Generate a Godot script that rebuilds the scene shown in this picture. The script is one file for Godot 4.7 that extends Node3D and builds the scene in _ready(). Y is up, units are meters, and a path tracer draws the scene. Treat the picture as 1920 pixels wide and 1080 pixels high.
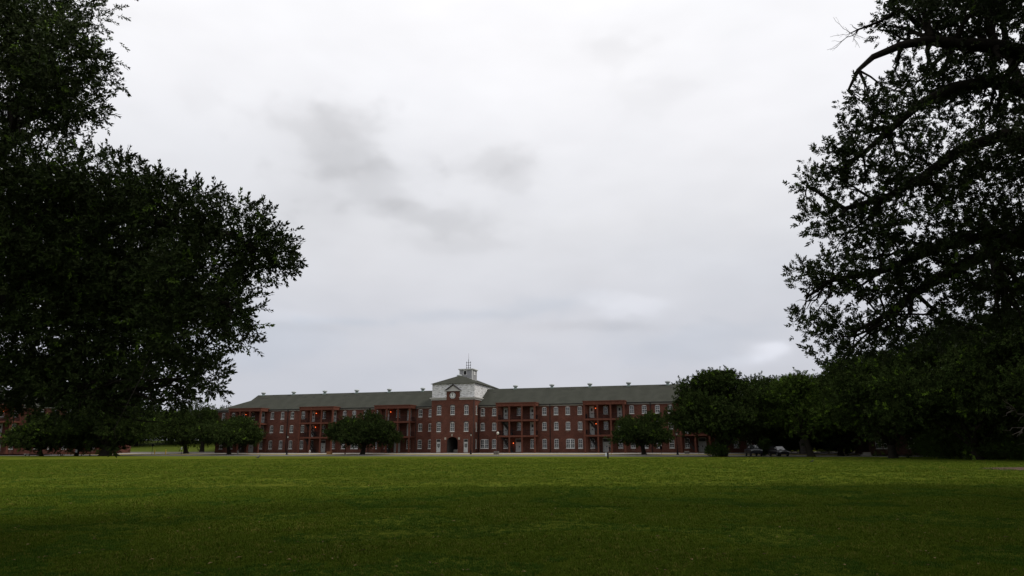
extends Node3D

# ------------------------------------------------------------------ state
var rng := RandomNumberGenerator.new()
var M := {}
var taken := {}
var cache := {}
const PH := -0.281        # yaw of the barracks, radians (its right end comes nearer)
const ORG := Vector3(-8.0, 0.0, -157.3)
var BAS := Basis(Vector3.UP, PH)


func _ready() -> void:
	rng.seed = 20240
	# ---------------------------------------------------------------- camera
	var cam := Camera3D.new()
	cam.name = "camera"
	cam.position = Vector3(0, 1.65, 0)
	cam.rotation_degrees = Vector3(13.11, 0, -0.16)
	cam.fov = 45.75
	cam.near = 0.05
	cam.far = 5000.0
	add_child(cam)
	cam.current = true
	# ---------------------------------------------------------------- sky, sun, exposure
	var env := Environment.new()
	env.background_mode = Environment.BG_SKY
	var sky := Sky.new()
	var pm := PanoramaSkyMaterial.new()
	pm.panorama = sky_picture()
	pm.energy_multiplier = 1.0
	sky.sky_material = pm
	env.sky = sky
	env.tonemap_mode = Environment.TONE_MAPPER_LINEAR
	env.tonemap_exposure = 1.0
	env.sdfgi_enabled = true
	env.ssao_enabled = true
	env.ssil_enabled = true
	var we := WorldEnvironment.new()
	we.name = "world_environment"
	we.environment = env
	add_child(we)
	var sun := DirectionalLight3D.new()
	sun.name = "sun"
	sun.light_energy = 0.5
	sun.light_color = Color(1.0, 0.97, 0.92)
	sun.light_angular_distance = 10.0
	sun.shadow_enabled = true
	add_child(sun)
	sun.look_at_from_position(Vector3(0.66, 0.74, 0.10) * 100.0, Vector3.ZERO)
	# ---------------------------------------------------------------- the place
	materials()
	setting()
	main_building()
	left_building()
	right_house()
	far_trees()
	near_trees()
	lawn_blades()
	street_things()


# ------------------------------------------------------------------ naming and tagging
func numbered(n: String) -> String:
	if not taken.has(n):
		taken[n] = 0
		return n
	taken[n] += 1
	return "%s_%03d" % [n, taken[n]]


func tag(o: Node3D, label: String, category: String, group := "", kind := "") -> Node3D:
	o.set_meta("label", label)
	o.set_meta("category", category)
	if group != "":
		o.set_meta("group", group)
	if kind != "":
		o.set_meta("kind", kind)
	return o


func thing(called: String, label: String, category: String, at := Vector3.ZERO, turn := 0.0, group := "") -> Node3D:
	var o := Node3D.new()
	o.name = numbered(called)
	add_child(o)
	o.position = at
	o.rotation.y = turn
	tag(o, label, category, group)
	return o


func obj(called: String, st, mat: Material, parent: Node = null) -> MeshInstance3D:
	var o := MeshInstance3D.new()
	o.mesh = done(st) if st is SurfaceTool else st
	o.material_override = mat
	if parent == null:
		o.name = numbered(called)
		add_child(o)
	else:
		o.name = called
		parent.add_child(o, true)
	return o


func struct(called: String, st, mat: Material) -> MeshInstance3D:
	var o := obj(called, st, mat)
	o.set_meta("kind", "structure")
	return o


func loc(u: float, h: float, v: float) -> Vector3:
	return ORG + BAS * Vector3(u, h, v)


func rise(v: float) -> float:     # height of the ground in front of the barracks
	if v >= 15.7: return 0.012
	if v >= 9.0: return lerpf(0.22, 0.13, (v - 9.0) / 6.7)
	if v >= 3.0: return lerpf(0.38, 0.22, (v - 3.0) / 6.0)
	return lerpf(0.45, 0.38, v / 3.0)


# ------------------------------------------------------------------ mesh helpers
func mb() -> SurfaceTool:
	var st := SurfaceTool.new()
	st.begin(Mesh.PRIMITIVE_TRIANGLES)
	st.set_smooth_group(-1)
	return st


func done(st: SurfaceTool) -> ArrayMesh:
	st.generate_normals()
	return st.commit()


func tri(st: SurfaceTool, a: Vector3, b: Vector3, c: Vector3) -> void:
	st.add_vertex(a)
	st.add_vertex(b)
	st.add_vertex(c)


func quad(st: SurfaceTool, a: Vector3, b: Vector3, c: Vector3, d: Vector3) -> void:
	tri(st, a, b, c)
	tri(st, a, c, d)


func box(st: SurfaceTool, a: Vector3, b: Vector3) -> void:
	obox(st, Transform3D(Basis.IDENTITY, (a + b) * 0.5), (b - a).abs())


func obox(st: SurfaceTool, x: Transform3D, s: Vector3) -> void:
	var h := s * 0.5
	var p := []
	for k in 8:
		p.append(x * Vector3(h.x if k & 1 else -h.x, h.y if k & 2 else -h.y, h.z if k & 4 else -h.z))
	quad(st, p[4], p[6], p[7], p[5])
	quad(st, p[1], p[3], p[2], p[0])
	quad(st, p[0], p[2], p[6], p[4])
	quad(st, p[5], p[7], p[3], p[1])
	quad(st, p[2], p[3], p[7], p[6])
	quad(st, p[0], p[4], p[5], p[1])


func beam(st: SurfaceTool, a: Vector3, b: Vector3, w: float, d: float) -> void:
	var y := (b - a)
	var l := y.length()
	y /= l
	var x := y.cross(Vector3.FORWARD if absf(y.z) < 0.9 else Vector3.RIGHT).normalized()
	obox(st, Transform3D(Basis(x, y, x.cross(y)), (a + b) * 0.5), Vector3(w, l, d))


func tube(st: SurfaceTool, pts: Array, rad: Array, sides := 6) -> void:
	st.set_smooth_group(0)
	var n := pts.size()
	var prev := []
	var side := Vector3.RIGHT
	for i in n:
		var dir: Vector3 = (pts[mini(i + 1, n - 1)] - pts[maxi(i - 1, 0)])
		dir = dir.normalized() if dir.length() > 0.00001 else Vector3.UP
		if i == 0:
			side = dir.cross(Vector3.FORWARD if absf(dir.z) < 0.9 else Vector3.RIGHT).normalized()
		else:
			side = (side - dir * side.dot(dir)).normalized()
		var up := dir.cross(side)
		var ring := []
		for k in sides:
			var a := TAU * k / sides
			ring.append(pts[i] + (side * cos(a) + up * sin(a)) * rad[i])
		if i > 0:
			for k in sides:
				var k2 := (k + 1) % sides
				quad(st, prev[k], ring[k], ring[k2], prev[k2])
		else:
			for k in range(1, sides - 1):
				tri(st, ring[0], ring[k], ring[k + 1])
		if i == n - 1:
			for k in range(1, sides - 1):
				tri(st, ring[0], ring[k + 1], ring[k])
		prev = ring
	st.set_smooth_group(-1)


func lathe(st: SurfaceTool, prof: Array, sides := 12, at := Vector3.ZERO, bas := Basis.IDENTITY, smooth := true) -> void:
	if smooth:
		st.set_smooth_group(0)
	for i in prof.size() - 1:
		var p: Vector2 = prof[i]
		var q: Vector2 = prof[i + 1]
		for k in sides:
			var a := TAU * k / sides
			var b := TAU * (k + 1) / sides
			var A := at + bas * Vector3(cos(a) * p.x, p.y, sin(a) * p.x)
			var B := at + bas * Vector3(cos(b) * p.x, p.y, sin(b) * p.x)
			var C := at + bas * Vector3(cos(b) * q.x, q.y, sin(b) * q.x)
			var D := at + bas * Vector3(cos(a) * q.x, q.y, sin(a) * q.x)
			if p.x > 0.0001:
				tri(st, A, B, C)
			if q.x > 0.0001:
				tri(st, A, C, D)
	st.set_smooth_group(-1)


func loft(st: SurfaceTool, secs: Array, smooth := false) -> void:   # closed rings of equal count, capped
	st.set_smooth_group(0 if smooth else -1)
	for i in secs.size() - 1:
		var a: Array = secs[i]
		var b: Array = secs[i + 1]
		var n := a.size()
		for k in n:
			quad(st, a[k], a[(k + 1) % n], b[(k + 1) % n], b[k])
	st.set_smooth_group(-1)
	for e in [secs[0], secs[-1]]:
		for k in range(1, e.size() - 1):
			tri(st, e[0], e[k], e[k + 1])


# ------------------------------------------------------------------ textures and materials
func mat(c: Color, rough := 0.9, metal := 0.0) -> StandardMaterial3D:
	var m := StandardMaterial3D.new()
	m.albedo_color = c.linear_to_srgb()
	m.roughness = rough
	m.metallic = metal
	return m


func tex_from(w: int, h: int, data: PackedByteArray) -> ImageTexture:
	return ImageTexture.create_from_image(Image.create_from_data(w, h, false, Image.FORMAT_RGB8, data))


func noise_bytes(size: int, freq: float, seed_: int, oct := 5) -> PackedByteArray:
	var n := FastNoiseLite.new()
	n.seed = seed_
	n.noise_type = FastNoiseLite.TYPE_SIMPLEX_SMOOTH
	n.frequency = freq
	n.fractal_octaves = oct
	var im := n.get_seamless_image(size, size)
	im.convert(Image.FORMAT_L8)
	return im.get_data()


func ramp_tex(size: int, layers: Array, stops: Array) -> ImageTexture:
	# layers: [freq, seed, octaves, weight]; stops: linear colours spread over 0..1
	var acc := PackedFloat32Array()
	acc.resize(size * size)
	var tot := 0.0
	for l in layers:
		var b := noise_bytes(size, l[0], l[1], l[2])
		tot += l[3]
		for i in acc.size():
			acc[i] += b[i] / 255.0 * l[3]
	var lut := []
	for i in 256:
		var t := i / 255.0 * (stops.size() - 1)
		var k := mini(int(t), stops.size() - 2)
		lut.append((stops[k] as Color).lerp(stops[k + 1], t - k).linear_to_srgb())
	var out := PackedByteArray()
	out.resize(size * size * 3)
	for i in acc.size():
		var c: Color = lut[clampi(int(acc[i] / tot * 255.0), 0, 255)]
		out[i * 3] = c.r8
		out[i * 3 + 1] = c.g8
		out[i * 3 + 2] = c.b8
	return tex_from(size, size, out)


func tri_mat(t: Texture2D, metres: float, rough := 0.9, world := false) -> StandardMaterial3D:
	var m := StandardMaterial3D.new()
	m.albedo_texture = t
	m.roughness = rough
	m.uv1_triplanar = true
	m.uv1_world_triplanar = world
	m.uv1_scale = Vector3.ONE / metres
	m.metallic_specular = 0.15
	return m


func brick_tex(seed_: int, base: Color) -> ImageTexture:
	var S := 1024                     # 16 m: 213 courses, 64 px a metre
	var r := RandomNumberGenerator.new()
	r.seed = seed_
	var big := noise_bytes(S, 0.006, seed_ + 1, 4)
	var fine := noise_bytes(S, 0.05, seed_ + 2, 3)
	var out := PackedByteArray()
	out.resize(S * S * 3)
	for row in 205:
		var y0 := row * 5
		var tones := []
		for k in 70:
			tones.append(r.randf_range(0.72, 1.22))
		for dy in 5:
			var y := y0 + dy
			if y >= S: break
			for x in S:
				var bx := int((x + (7 if row % 2 else 0)) / 15.0) % 70
				var i := y * S + x
				var f: float = tones[bx] * (0.70 + 0.42 * big[i] / 255.0 + 0.18 * fine[i] / 255.0)
				var c := base * f
				if dy == 4:
					c = c.lerp(Color(0.15, 0.11, 0.09), 0.25)
				c = c.linear_to_srgb()
				out[i * 3] = c.r8
				out[i * 3 + 1] = c.g8
				out[i * 3 + 2] = c.b8
	return tex_from(S, S, out)


func streak_tex(stops: Array, sx: float, sy: float, seed_: int) -> ImageTexture:
	# noise drawn out along one axis; 256 x 256
	var n := FastNoiseLite.new()
	n.seed = seed_
	n.frequency = 1.0
	n.fractal_octaves = 5
	var out := PackedByteArray()
	out.resize(256 * 256 * 3)
	for y in 256:
		for x in 256:
			var a := TAU * x / 256.0
			var b := TAU * y / 256.0
			var v := n.get_noise_3d(cos(a) * sx + sin(b) * sy, sin(a) * sx + 3.7, cos(b) * sy)
			var t := clampf(0.5 + v * 0.95, 0.0, 0.999) * (stops.size() - 1)
			var k := int(t)
			var c: Color = (stops[k] as Color).lerp(stops[k + 1], t - k).linear_to_srgb()
			var i := (y * 256 + x) * 3
			out[i] = c.r8
			out[i + 1] = c.g8
			out[i + 2] = c.b8
	return tex_from(256, 256, out)


func stain_tex(seed_: int) -> ImageTexture:
	# pale lime streaks that ran down the brick, ragged outline
	var im := Image.create(48, 64, false, Image.FORMAT_RGBA8)
	var n := FastNoiseLite.new()
	n.seed = seed_
	n.frequency = 0.16
	for x in 48:
		var len_ := 0.45 + 0.55 * n.get_noise_1d(x * 1.1)
		for y in 64:
			var a := 0.0
			if y / 64.0 < len_:
				a = clampf(0.28 + 0.5 * n.get_noise_2d(x * 1.6, y * 0.35), 0.0, 0.6)
			if x < 3 or x > 44: a *= 0.3
			im.set_pixel(x, y, Color(0.62, 0.55, 0.5, a))
	return ImageTexture.create_from_image(im)


func materials() -> void:
	M.brick = tri_mat(brick_tex(11, Color(0.114, 0.046, 0.033)), 16.0, 0.92)
	M.tower_brick = tri_mat(brick_tex(57, Color(0.112, 0.045, 0.032)), 16.0, 0.92)
	M.shaded_brown_brick = tri_mat(brick_tex(83, Color(0.080, 0.045, 0.034)), 16.0, 0.92)  # brown brick of the right house, tone darkened to carry its shade
	M.redwood = tri_mat(ramp_tex(256, [[0.02, 5, 4, 1.0]], [Color(0.095, 0.037, 0.025), Color(0.145, 0.056, 0.038)]), 4.0, 0.75)
	M.roof = tri_mat(ramp_tex(512, [[0.008, 8, 4, 1.0], [0.06, 9, 3, 0.7]], [Color(0.036, 0.038, 0.031), Color(0.052, 0.054, 0.044), Color(0.068, 0.070, 0.058)]), 11.0, 0.95)
	M.roof_patch = mat(Color(0.019, 0.020, 0.017), 0.97)
	M.white = mat(Color(0.62, 0.62, 0.59), 0.6)
	M.cream = mat(Color(0.42, 0.41, 0.38), 0.7)
	M.siding = tri_mat(streak_tex([Color(0.09, 0.085, 0.08), Color(0.30, 0.29, 0.28), Color(0.64, 0.64, 0.63), Color(0.72, 0.72, 0.72), Color(0.75, 0.75, 0.75), Color(0.78, 0.78, 0.78)], 1.3, 8.0, 3), 7.0, 0.8)
	M.grey_siding = tri_mat(streak_tex([Color(0.22, 0.22, 0.23), Color(0.30, 0.30, 0.31), Color(0.36, 0.36, 0.37)], 1.5, 6.0, 4), 4.0, 0.8)
	M.black_metal = mat(Color(0.010, 0.010, 0.012), 0.8)
	M.black_metal.metallic_specular = 0.12
	M.dark = mat(Color(0.022, 0.020, 0.020), 0.8)
	M.hood = mat(Color(0.055, 0.045, 0.045), 0.9)
	M.galv = mat(Color(0.46, 0.49, 0.49), 0.6, 0.1)
	M.verdigris = mat(Color(0.19, 0.24, 0.22), 0.8)
	M.stone = mat(Color(0.36, 0.33, 0.27), 0.9)
	M.inner = mat(Color(0.12, 0.11, 0.10), 0.9)
	M.blind = mat(Color(0.26, 0.26, 0.25), 0.9)
	M.curtain = mat(Color(0.25, 0.23, 0.21), 0.95)
	M.door = tri_mat(ramp_tex(128, [[0.03, 15, 4, 1.0]], [Color(0.36, 0.37, 0.36), Color(0.52, 0.52, 0.50)]), 2.0, 0.7)
	M.board = tri_mat(ramp_tex(128, [[0.03, 16, 4, 1.0]], [Color(0.30, 0.16, 0.08), Color(0.22, 0.11, 0.06)]), 2.0, 0.9)
	var g := mat(Color(0.05, 0.055, 0.06), 0.06)
	g.transparency = BaseMaterial3D.TRANSPARENCY_ALPHA
	g.albedo_color.a = 0.38
	g.metallic_specular = 0.6
	M.glass = g
	var lamp := mat(Color(0.9, 0.5, 0.3), 0.4)
	lamp.emission_enabled = true
	lamp.emission = Color(1.0, 0.42, 0.20)
	lamp.emission_energy_multiplier = 1.1
	M.lamp = lamp
	M.lawn = lawn_mat()
	M.asphalt = tri_mat(ramp_tex(256, [[0.02, 21, 4, 1.0], [0.15, 22, 2, 0.6]], [Color(0.075, 0.075, 0.075), Color(0.15, 0.148, 0.145)]), 9.0, 0.95, true)
	M.concrete = tri_mat(ramp_tex(256, [[0.02, 23, 4, 1.0], [0.12, 24, 2, 0.4]], [Color(0.27, 0.25, 0.22), Color(0.44, 0.41, 0.36)]), 7.0, 0.95, true)
	M.paving = tri_mat(ramp_tex(256, [[0.03, 25, 4, 1.0]], [Color(0.10, 0.09, 0.085), Color(0.18, 0.165, 0.155)]), 6.0, 0.95, true)
	M.verge = tri_mat(ramp_tex(256, [[0.015, 26, 4, 1.0], [0.09, 27, 3, 0.7]], [Color(0.08, 0.095, 0.014), Color(0.24, 0.185, 0.045), Color(0.30, 0.235, 0.09)]), 14.0, 1.0, true)
	M.mulch = tri_mat(ramp_tex(256, [[0.05, 28, 4, 1.0], [0.2, 29, 2, 0.8]], [Color(0.022, 0.014, 0.010), Color(0.075, 0.050, 0.036), Color(0.16, 0.12, 0.09)]), 1.6, 1.0, true)
	M.bark = tri_mat(ramp_tex(256, [[0.03, 31, 5, 1.0], [0.12, 32, 3, 0.8]], [Color(0.009, 0.008, 0.006), Color(0.022, 0.019, 0.015), Color(0.046, 0.042, 0.035)]), 1.3, 0.95, true)
	M.dead = tri_mat(ramp_tex(128, [[0.05, 33, 4, 1.0]], [Color(0.022, 0.019, 0.016), Color(0.055, 0.048, 0.040)]), 0.8, 0.95, true)
	var lf := StandardMaterial3D.new()
	lf.vertex_color_use_as_albedo = true
	lf.roughness = 0.62
	lf.metallic_specular = 0.22
	M.leaf = lf
	var fl := lf.duplicate()
	fl.roughness = 0.9
	fl.metallic_specular = 0.03
	M.far_leaf = fl
	var gr := StandardMaterial3D.new()
	gr.vertex_color_use_as_albedo = true
	gr.roughness = 0.8
	gr.metallic_specular = 0.05
	gr.backlight_enabled = true
	gr.backlight = Color(0.07, 0.10, 0.006).linear_to_srgb()
	M.blade = gr
	for k in 3:
		var s := StandardMaterial3D.new()
		s.albedo_texture = stain_tex(90 + k)
		s.transparency = BaseMaterial3D.TRANSPARENCY_ALPHA
		s.roughness = 1.0
		M["stain%d" % k] = s
	M.car_black = mat(Color(0.008, 0.008, 0.010), 0.3)
	M.car_black.metallic_specular = 0.35
	M.car_navy = mat(Color(0.008, 0.009, 0.014), 0.35)
	M.car_navy.metallic_specular = 0.3
	M.car_silver = mat(Color(0.35, 0.36, 0.37), 0.35, 0.4)
	var cg := mat(Color(0.02, 0.024, 0.026), 0.04)
	cg.metallic_specular = 0.9
	M.car_glass = cg
	M.tyre = mat(Color(0.012, 0.012, 0.012), 0.9)
	M.rim = mat(Color(0.30, 0.30, 0.31), 0.35, 0.7)
	M.headlight = mat(Color(0.55, 0.57, 0.58), 0.1)
	M.red = mat(Color(0.25, 0.03, 0.02), 0.5)
	M.pale_grey = mat(Color(0.40, 0.40, 0.41), 0.7)
	M.yellow = mat(Color(0.52, 0.36, 0.04), 0.6)
	M.sign_white = mat(Color(0.62, 0.63, 0.64), 0.5)
	M.skin = mat(Color(0.36, 0.20, 0.14), 0.6)
	M.shirt = mat(Color(0.016, 0.014, 0.016), 0.9)
	M.shorts = mat(Color(0.055, 0.020, 0.020), 0.9)
	M.shoe = mat(Color(0.30, 0.28, 0.03), 0.7)
	M.hair = mat(Color(0.03, 0.02, 0.015), 0.8)
	M.bird = mat(Color(0.022, 0.022, 0.028), 0.6)
	M.opal = mat(Color(0.55, 0.53, 0.46), 0.35)


func lawn_mat() -> StandardMaterial3D:
	var t := ramp_tex(1024, [[0.012, 41, 5, 1.0], [0.08, 42, 3, 1.1], [0.3, 43, 2, 0.9]],
		[Color(0.032, 0.044, 0.006), Color(0.070, 0.088, 0.010), Color(0.100, 0.116, 0.015), Color(0.165, 0.156, 0.038)])
	var m := tri_mat(t, 13.0, 1.0, true)
	m.metallic_specular = 0.0
	m.vertex_color_use_as_albedo = true
	return m


# ------------------------------------------------------------------ sky
func sky_picture() -> ImageTexture:
	var W := 2048
	var H := 1024
	var clouds := [[-16.0,24.4,3.8,2.5,-0.20,0],[-12.2,21.6,4.0,2.0,-0.14,0],[-14.8,26.6,2.7,0.9,-0.10,0],[-7.9,19.0,5.0,1.0,-0.17,0],[-1.4,23.5,2.9,1.2,-0.16,0],[1.0,21.8,1.8,1.2,-0.12,0],[-18.2,18.5,3.1,2.7,-0.07,0],[-5.6,16.8,5.4,0.7,-0.08,0],[9.5,31.9,2.7,1.0,-0.10,0],[12.6,28.2,2.5,1.0,-0.07,0],[-26.6,26.3,1.3,1.0,-0.05,0],[-34.9,29.8,2.2,1.1,-0.06,0],[9.7,11.4,2.7,0.7,0.15,0],[7.7,9.8,5.0,0.4,-0.09,0],[20.4,7.2,1.3,0.5,0.28,0],[19.0,6.5,2.2,0.4,0.06,0],[-17.6,10.4,2.2,0.6,0.06,0],[-17.6,9.5,2.2,0.4,-0.05,0],[-5.0,10.8,4.0,0.5,-0.07,1],[1.8,11.5,3.1,0.7,-0.05,1],[-14.3,10.2,2.7,0.4,-0.05,1],[15.0,8.3,5.4,1.3,-0.06,1],[-19.9,8.2,4.5,1.8,-0.03,1]]
	var n1 := FastNoiseLite.new()
	n1.seed = 5
	n1.frequency = 1.0
	n1.fractal_octaves = 5
	var n2 := FastNoiseLite.new()
	n2.seed = 9
	n2.frequency = 1.0
	n2.fractal_octaves = 3
	var gr := [[0.0, Color(0.590, 0.605, 0.660)], [6.0, Color(0.605, 0.620, 0.680)], [11.0, Color(0.645, 0.660, 0.715)], [18.0, Color(0.755, 0.765, 0.805)], [27.0, Color(0.900, 0.903, 0.940)], [36.0, Color(0.965, 0.965, 0.995)], [60.0, Color(0.965, 0.965, 0.995)], [90.0, Color(0.965, 0.965, 0.995)]]
	var data := PackedFloat32Array()
	data.resize(W * H * 3)
	for y in H:
		var el := 90.0 - 180.0 * (y + 0.5) / H
		var base: Color = gr[0][1]
		for k in gr.size() - 1:
			if el >= gr[k][0] and el <= gr[k + 1][0]:
				base = (gr[k][1] as Color).lerp(gr[k + 1][1], (el - gr[k][0]) / (gr[k + 1][0] - gr[k][0]))
		if el < -2.0:
			for x in W:
				var i := (y * W + x) * 3
				data[i] = 0.30
				data[i + 1] = 0.31
				data[i + 2] = 0.32
			continue
		var ce := cos(deg_to_rad(el))
		var se := sin(deg_to_rad(el))
		for x in W:
			var az := wrapf(360.0 * (x + 0.5) / W, -180.0, 180.0)   # the first column faces -z
			var ar := deg_to_rad(az)
			var dx := sin(ar) * ce
			var dz := cos(ar) * ce
			var c := base
			# broad veils, flattened towards the horizon
			var q := 1.0 / (se + 0.22)
			var a := n1.get_noise_3d(dx * q * 0.8, 3.0, dz * q * 0.8)
			var mid := n2.get_noise_3d(dx * 5.0, se * 10.0, dz * 5.0)
			var fine := n1.get_noise_3d(dx * 11.0, se * 30.0 + 9.0, dz * 11.0)
			var s := 1.0 + a * 0.06 + mid * 0.035 + fine * 0.022
			var blue := -a * 0.010
			if az > -46.0 and az < 46.0 and el < 46.0:
				var wx := mid * 1.9 + fine * 0.9
				var wy := n2.get_noise_3d(dx * 5.0 + 5.0, se * 10.0, dz * 5.0) * 1.1 + fine * 0.6
				var puff := n1.get_noise_3d(dx * 14.0 + 3.0, se * 22.0, dz * 14.0)
				for cl in clouds:
					var ex: float = (az - cl[0] + wx) / cl[2]
					var ey: float = (el - cl[1] + wy * minf(1.0, cl[3])) / cl[3]
					var d2 := ex * ex + ey * ey
					if d2 < 8.0:
						var g := exp(-d2 * 0.62) - exp(-8.0 * 0.62)
						g = 0.55 * g + 0.45 * smoothstep(0.12, 0.75, g + puff * 0.5)
						s += cl[4] * g
						if cl[5] == 1:
							blue += 0.016 * g
			# grey cloud bases elsewhere too, as in view
			else:
				var p := n1.get_noise_3d(dx * q * 1.6 + 7.0, 8.0, dz * q * 1.6)
				s -= 0.20 * clampf((p - 0.12) * 2.0, 0.0, 1.0)
			var i := (y * W + x) * 3
			data[i] = c.r * s - blue
			data[i + 1] = c.g * s
			data[i + 2] = c.b * s + blue
	return ImageTexture.create_from_image(Image.create_from_data(W, H, false, Image.FORMAT_RGBF, data.to_byte_array()))


# ------------------------------------------------------------------ ground
func setting() -> void:
	# lawn: one sheet out to the horizon, finer near the camera, tinted in patches by vertex colour
	var st := SurfaceTool.new()
	st.begin(Mesh.PRIMITIVE_TRIANGLES)
	var ds := []
	var d := -60.0
	while d < 2600.0:
		ds.append(d)
		d += 1.5 if d < 60.0 else (3.0 if d < 170.0 else 120.0)
	var xs := []
	var x := 0.0
	var half := []
	while x < 2600.0:
		half.append(x)
		x += 1.6 if x < 40.0 else (4.0 if x < 150.0 else 150.0)
	for k in range(half.size() - 1, 0, -1): xs.append(-half[k])
	xs.append_array(half)
	var pn := FastNoiseLite.new()
	pn.seed = 77
	pn.frequency = 0.045
	pn.fractal_octaves = 4
	for dd in ds:
		for xx in xs:
			var p := pn.get_noise_2d(xx * 0.7, dd)
			var q := pn.get_noise_2d(xx * 0.5 + 300.0, dd * 1.4)
			var f := 1.0 + p * 0.75
			st.set_color(Color(f * (1.0 + 0.55 * maxf(q, 0.0)), f * (1.0 + 0.14 * maxf(q, 0.0)), f * (1.0 + 0.9 * maxf(q, 0.0))))
			st.set_normal(Vector3.UP)
			st.add_vertex(Vector3(xx, 0.0, -dd))
	var nx := xs.size()
	for i in ds.size() - 1:
		for j in nx - 1:
			var a := i * nx + j
			st.add_index(a)
			st.add_index(a + nx)
			st.add_index(a + nx + 1)
			st.add_index(a)
			st.add_index(a + nx + 1)
			st.add_index(a + 1)
	struct("lawn", st.commit(), M.lawn)
	strip("road", [[15.7, 0.012], [28.0, 0.008]], -190.0, 190.0, M.asphalt)
	strip("kerb", [[15.7, 0.0], [15.7, 0.14], [15.45, 0.142]], -190.0, 190.0, M.concrete)
	strip("verge", [[15.45, 0.132], [9.0, 0.22]], -190.0, 190.0, M.verge)
	strip("pavement", [[9.05, 0.20], [9.0, 0.235], [3.0, 0.385]], -190.0, 190.0, M.concrete)
	strip("forecourt", [[3.0, 0.375], [0.0, 0.45], [-30.0, 0.46]], -190.0, 190.0, M.paving)
	# grassy bank behind the left end of the barracks
	var hb := mb()
	var prof := [[-30.0, 0.0], [-44.0, 1.6], [-56.0, 3.4], [-64.0, 3.9], [-90.0, 3.9]]
	for i in prof.size() - 1:
		for k in 12:
			var u0 := -180.0 + k * 8.5
			var u1 := u0 + 8.5
			quad(hb, loc(u0, prof[i][1] + 0.45, prof[i][0]), loc(u0, prof[i + 1][1] + 0.45, prof[i + 1][0]), loc(u1, prof[i + 1][1] + 0.45, prof[i + 1][0]), loc(u1, prof[i][1] + 0.45, prof[i][0]))
	struct("grass_bank", hb, M.bank if M.has("bank") else bank_mat())


func bank_mat() -> StandardMaterial3D:
	M.bank = tri_mat(ramp_tex(256, [[0.02, 45, 4, 1.0]], [Color(0.042, 0.062, 0.008), Color(0.085, 0.105, 0.014)]), 9.0, 1.0, true)
	return M.bank


func strip(called: String, prof: Array, u0: float, u1: float, m: Material) -> void:
	var st := mb()
	var n := 20
	for i in prof.size() - 1:
		for k in n:
			var a := lerpf(u0, u1, float(k) / n)
			var b := lerpf(u0, u1, float(k + 1) / n)
			quad(st, loc(a, prof[i][1], prof[i][0]), loc(a, prof[i + 1][1], prof[i + 1][0]), loc(b, prof[i + 1][1], prof[i + 1][0]), loc(b, prof[i][1], prof[i][0]))
	struct(called, st, m)


# ------------------------------------------------------------------ building kit (local frame: x along the wall, y up, z outwards)
func wall_holes(st: SurfaceTool, x0: float, x1: float, y0: float, y1: float, z: float, holes: Array, depth := 0.35) -> void:
	# holes: [x0, x1, y0, y1, rise]
	var xs := [x0, x1]
	var ys := [y0, y1]
	for h in holes:
		for k in 2:
			if not xs.has(h[k]): xs.append(h[k])
			if not ys.has(h[k + 2]): ys.append(h[k + 2])
	xs.sort()
	ys.sort()
	for i in xs.size() - 1:
		var run := -1
		for j in ys.size():
			var solid := false
			if j < ys.size() - 1:
				solid = true
				var cx: float = (xs[i] + xs[i + 1]) * 0.5
				var cy: float = (ys[j] + ys[j + 1]) * 0.5
				for h in holes:
					if cx > h[0] and cx < h[1] and cy > h[2] and cy < h[3]:
						solid = false
						break
			if solid and run < 0:
				run = j
			if not solid and run >= 0:
				quad(st, Vector3(xs[i], ys[run], z), Vector3(xs[i], ys[j], z), Vector3(xs[i + 1], ys[j], z), Vector3(xs[i + 1], ys[run], z))
				run = -1
	for h in holes:
		var a: float = h[0]
		var b: float = h[1]
		var bt: float = h[2]
		var tp: float = h[3]
		var r: float = h[4]
		var zb := z - depth
		quad(st, Vector3(a, bt, z), Vector3(a, bt, zb), Vector3(a, tp - r, zb), Vector3(a, tp - r, z))
		quad(st, Vector3(b, bt, zb), Vector3(b, bt, z), Vector3(b, tp - r, z), Vector3(b, tp - r, zb))
		quad(st, Vector3(a, bt, zb), Vector3(a, bt, z), Vector3(b, bt, z), Vector3(b, bt, zb))
		var n := 8
		for k in n:
			var p := arc_pt(a, b, tp, r, float(k) / n)
			var q := arc_pt(a, b, tp, r, float(k + 1) / n)
			quad(st, Vector3(p.x, p.y, z), Vector3(p.x, p.y, zb), Vector3(q.x, q.y, zb), Vector3(q.x, q.y, z))
			quad(st, Vector3(p.x, p.y, z), Vector3(p.x, tp, z), Vector3(q.x, tp, z), Vector3(q.x, q.y, z))


func arc_pt(a: float, b: float, top: float, r: float, t: float) -> Vector2:
	var s := 2.0 * t - 1.0
	var y := (1.0 - s * s)
	if r > 0.4:
		y = sqrt(maxf(0.0, 1.0 - s * s))
	return Vector2(lerpf(a, b, t), top - r + r * y)


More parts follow.
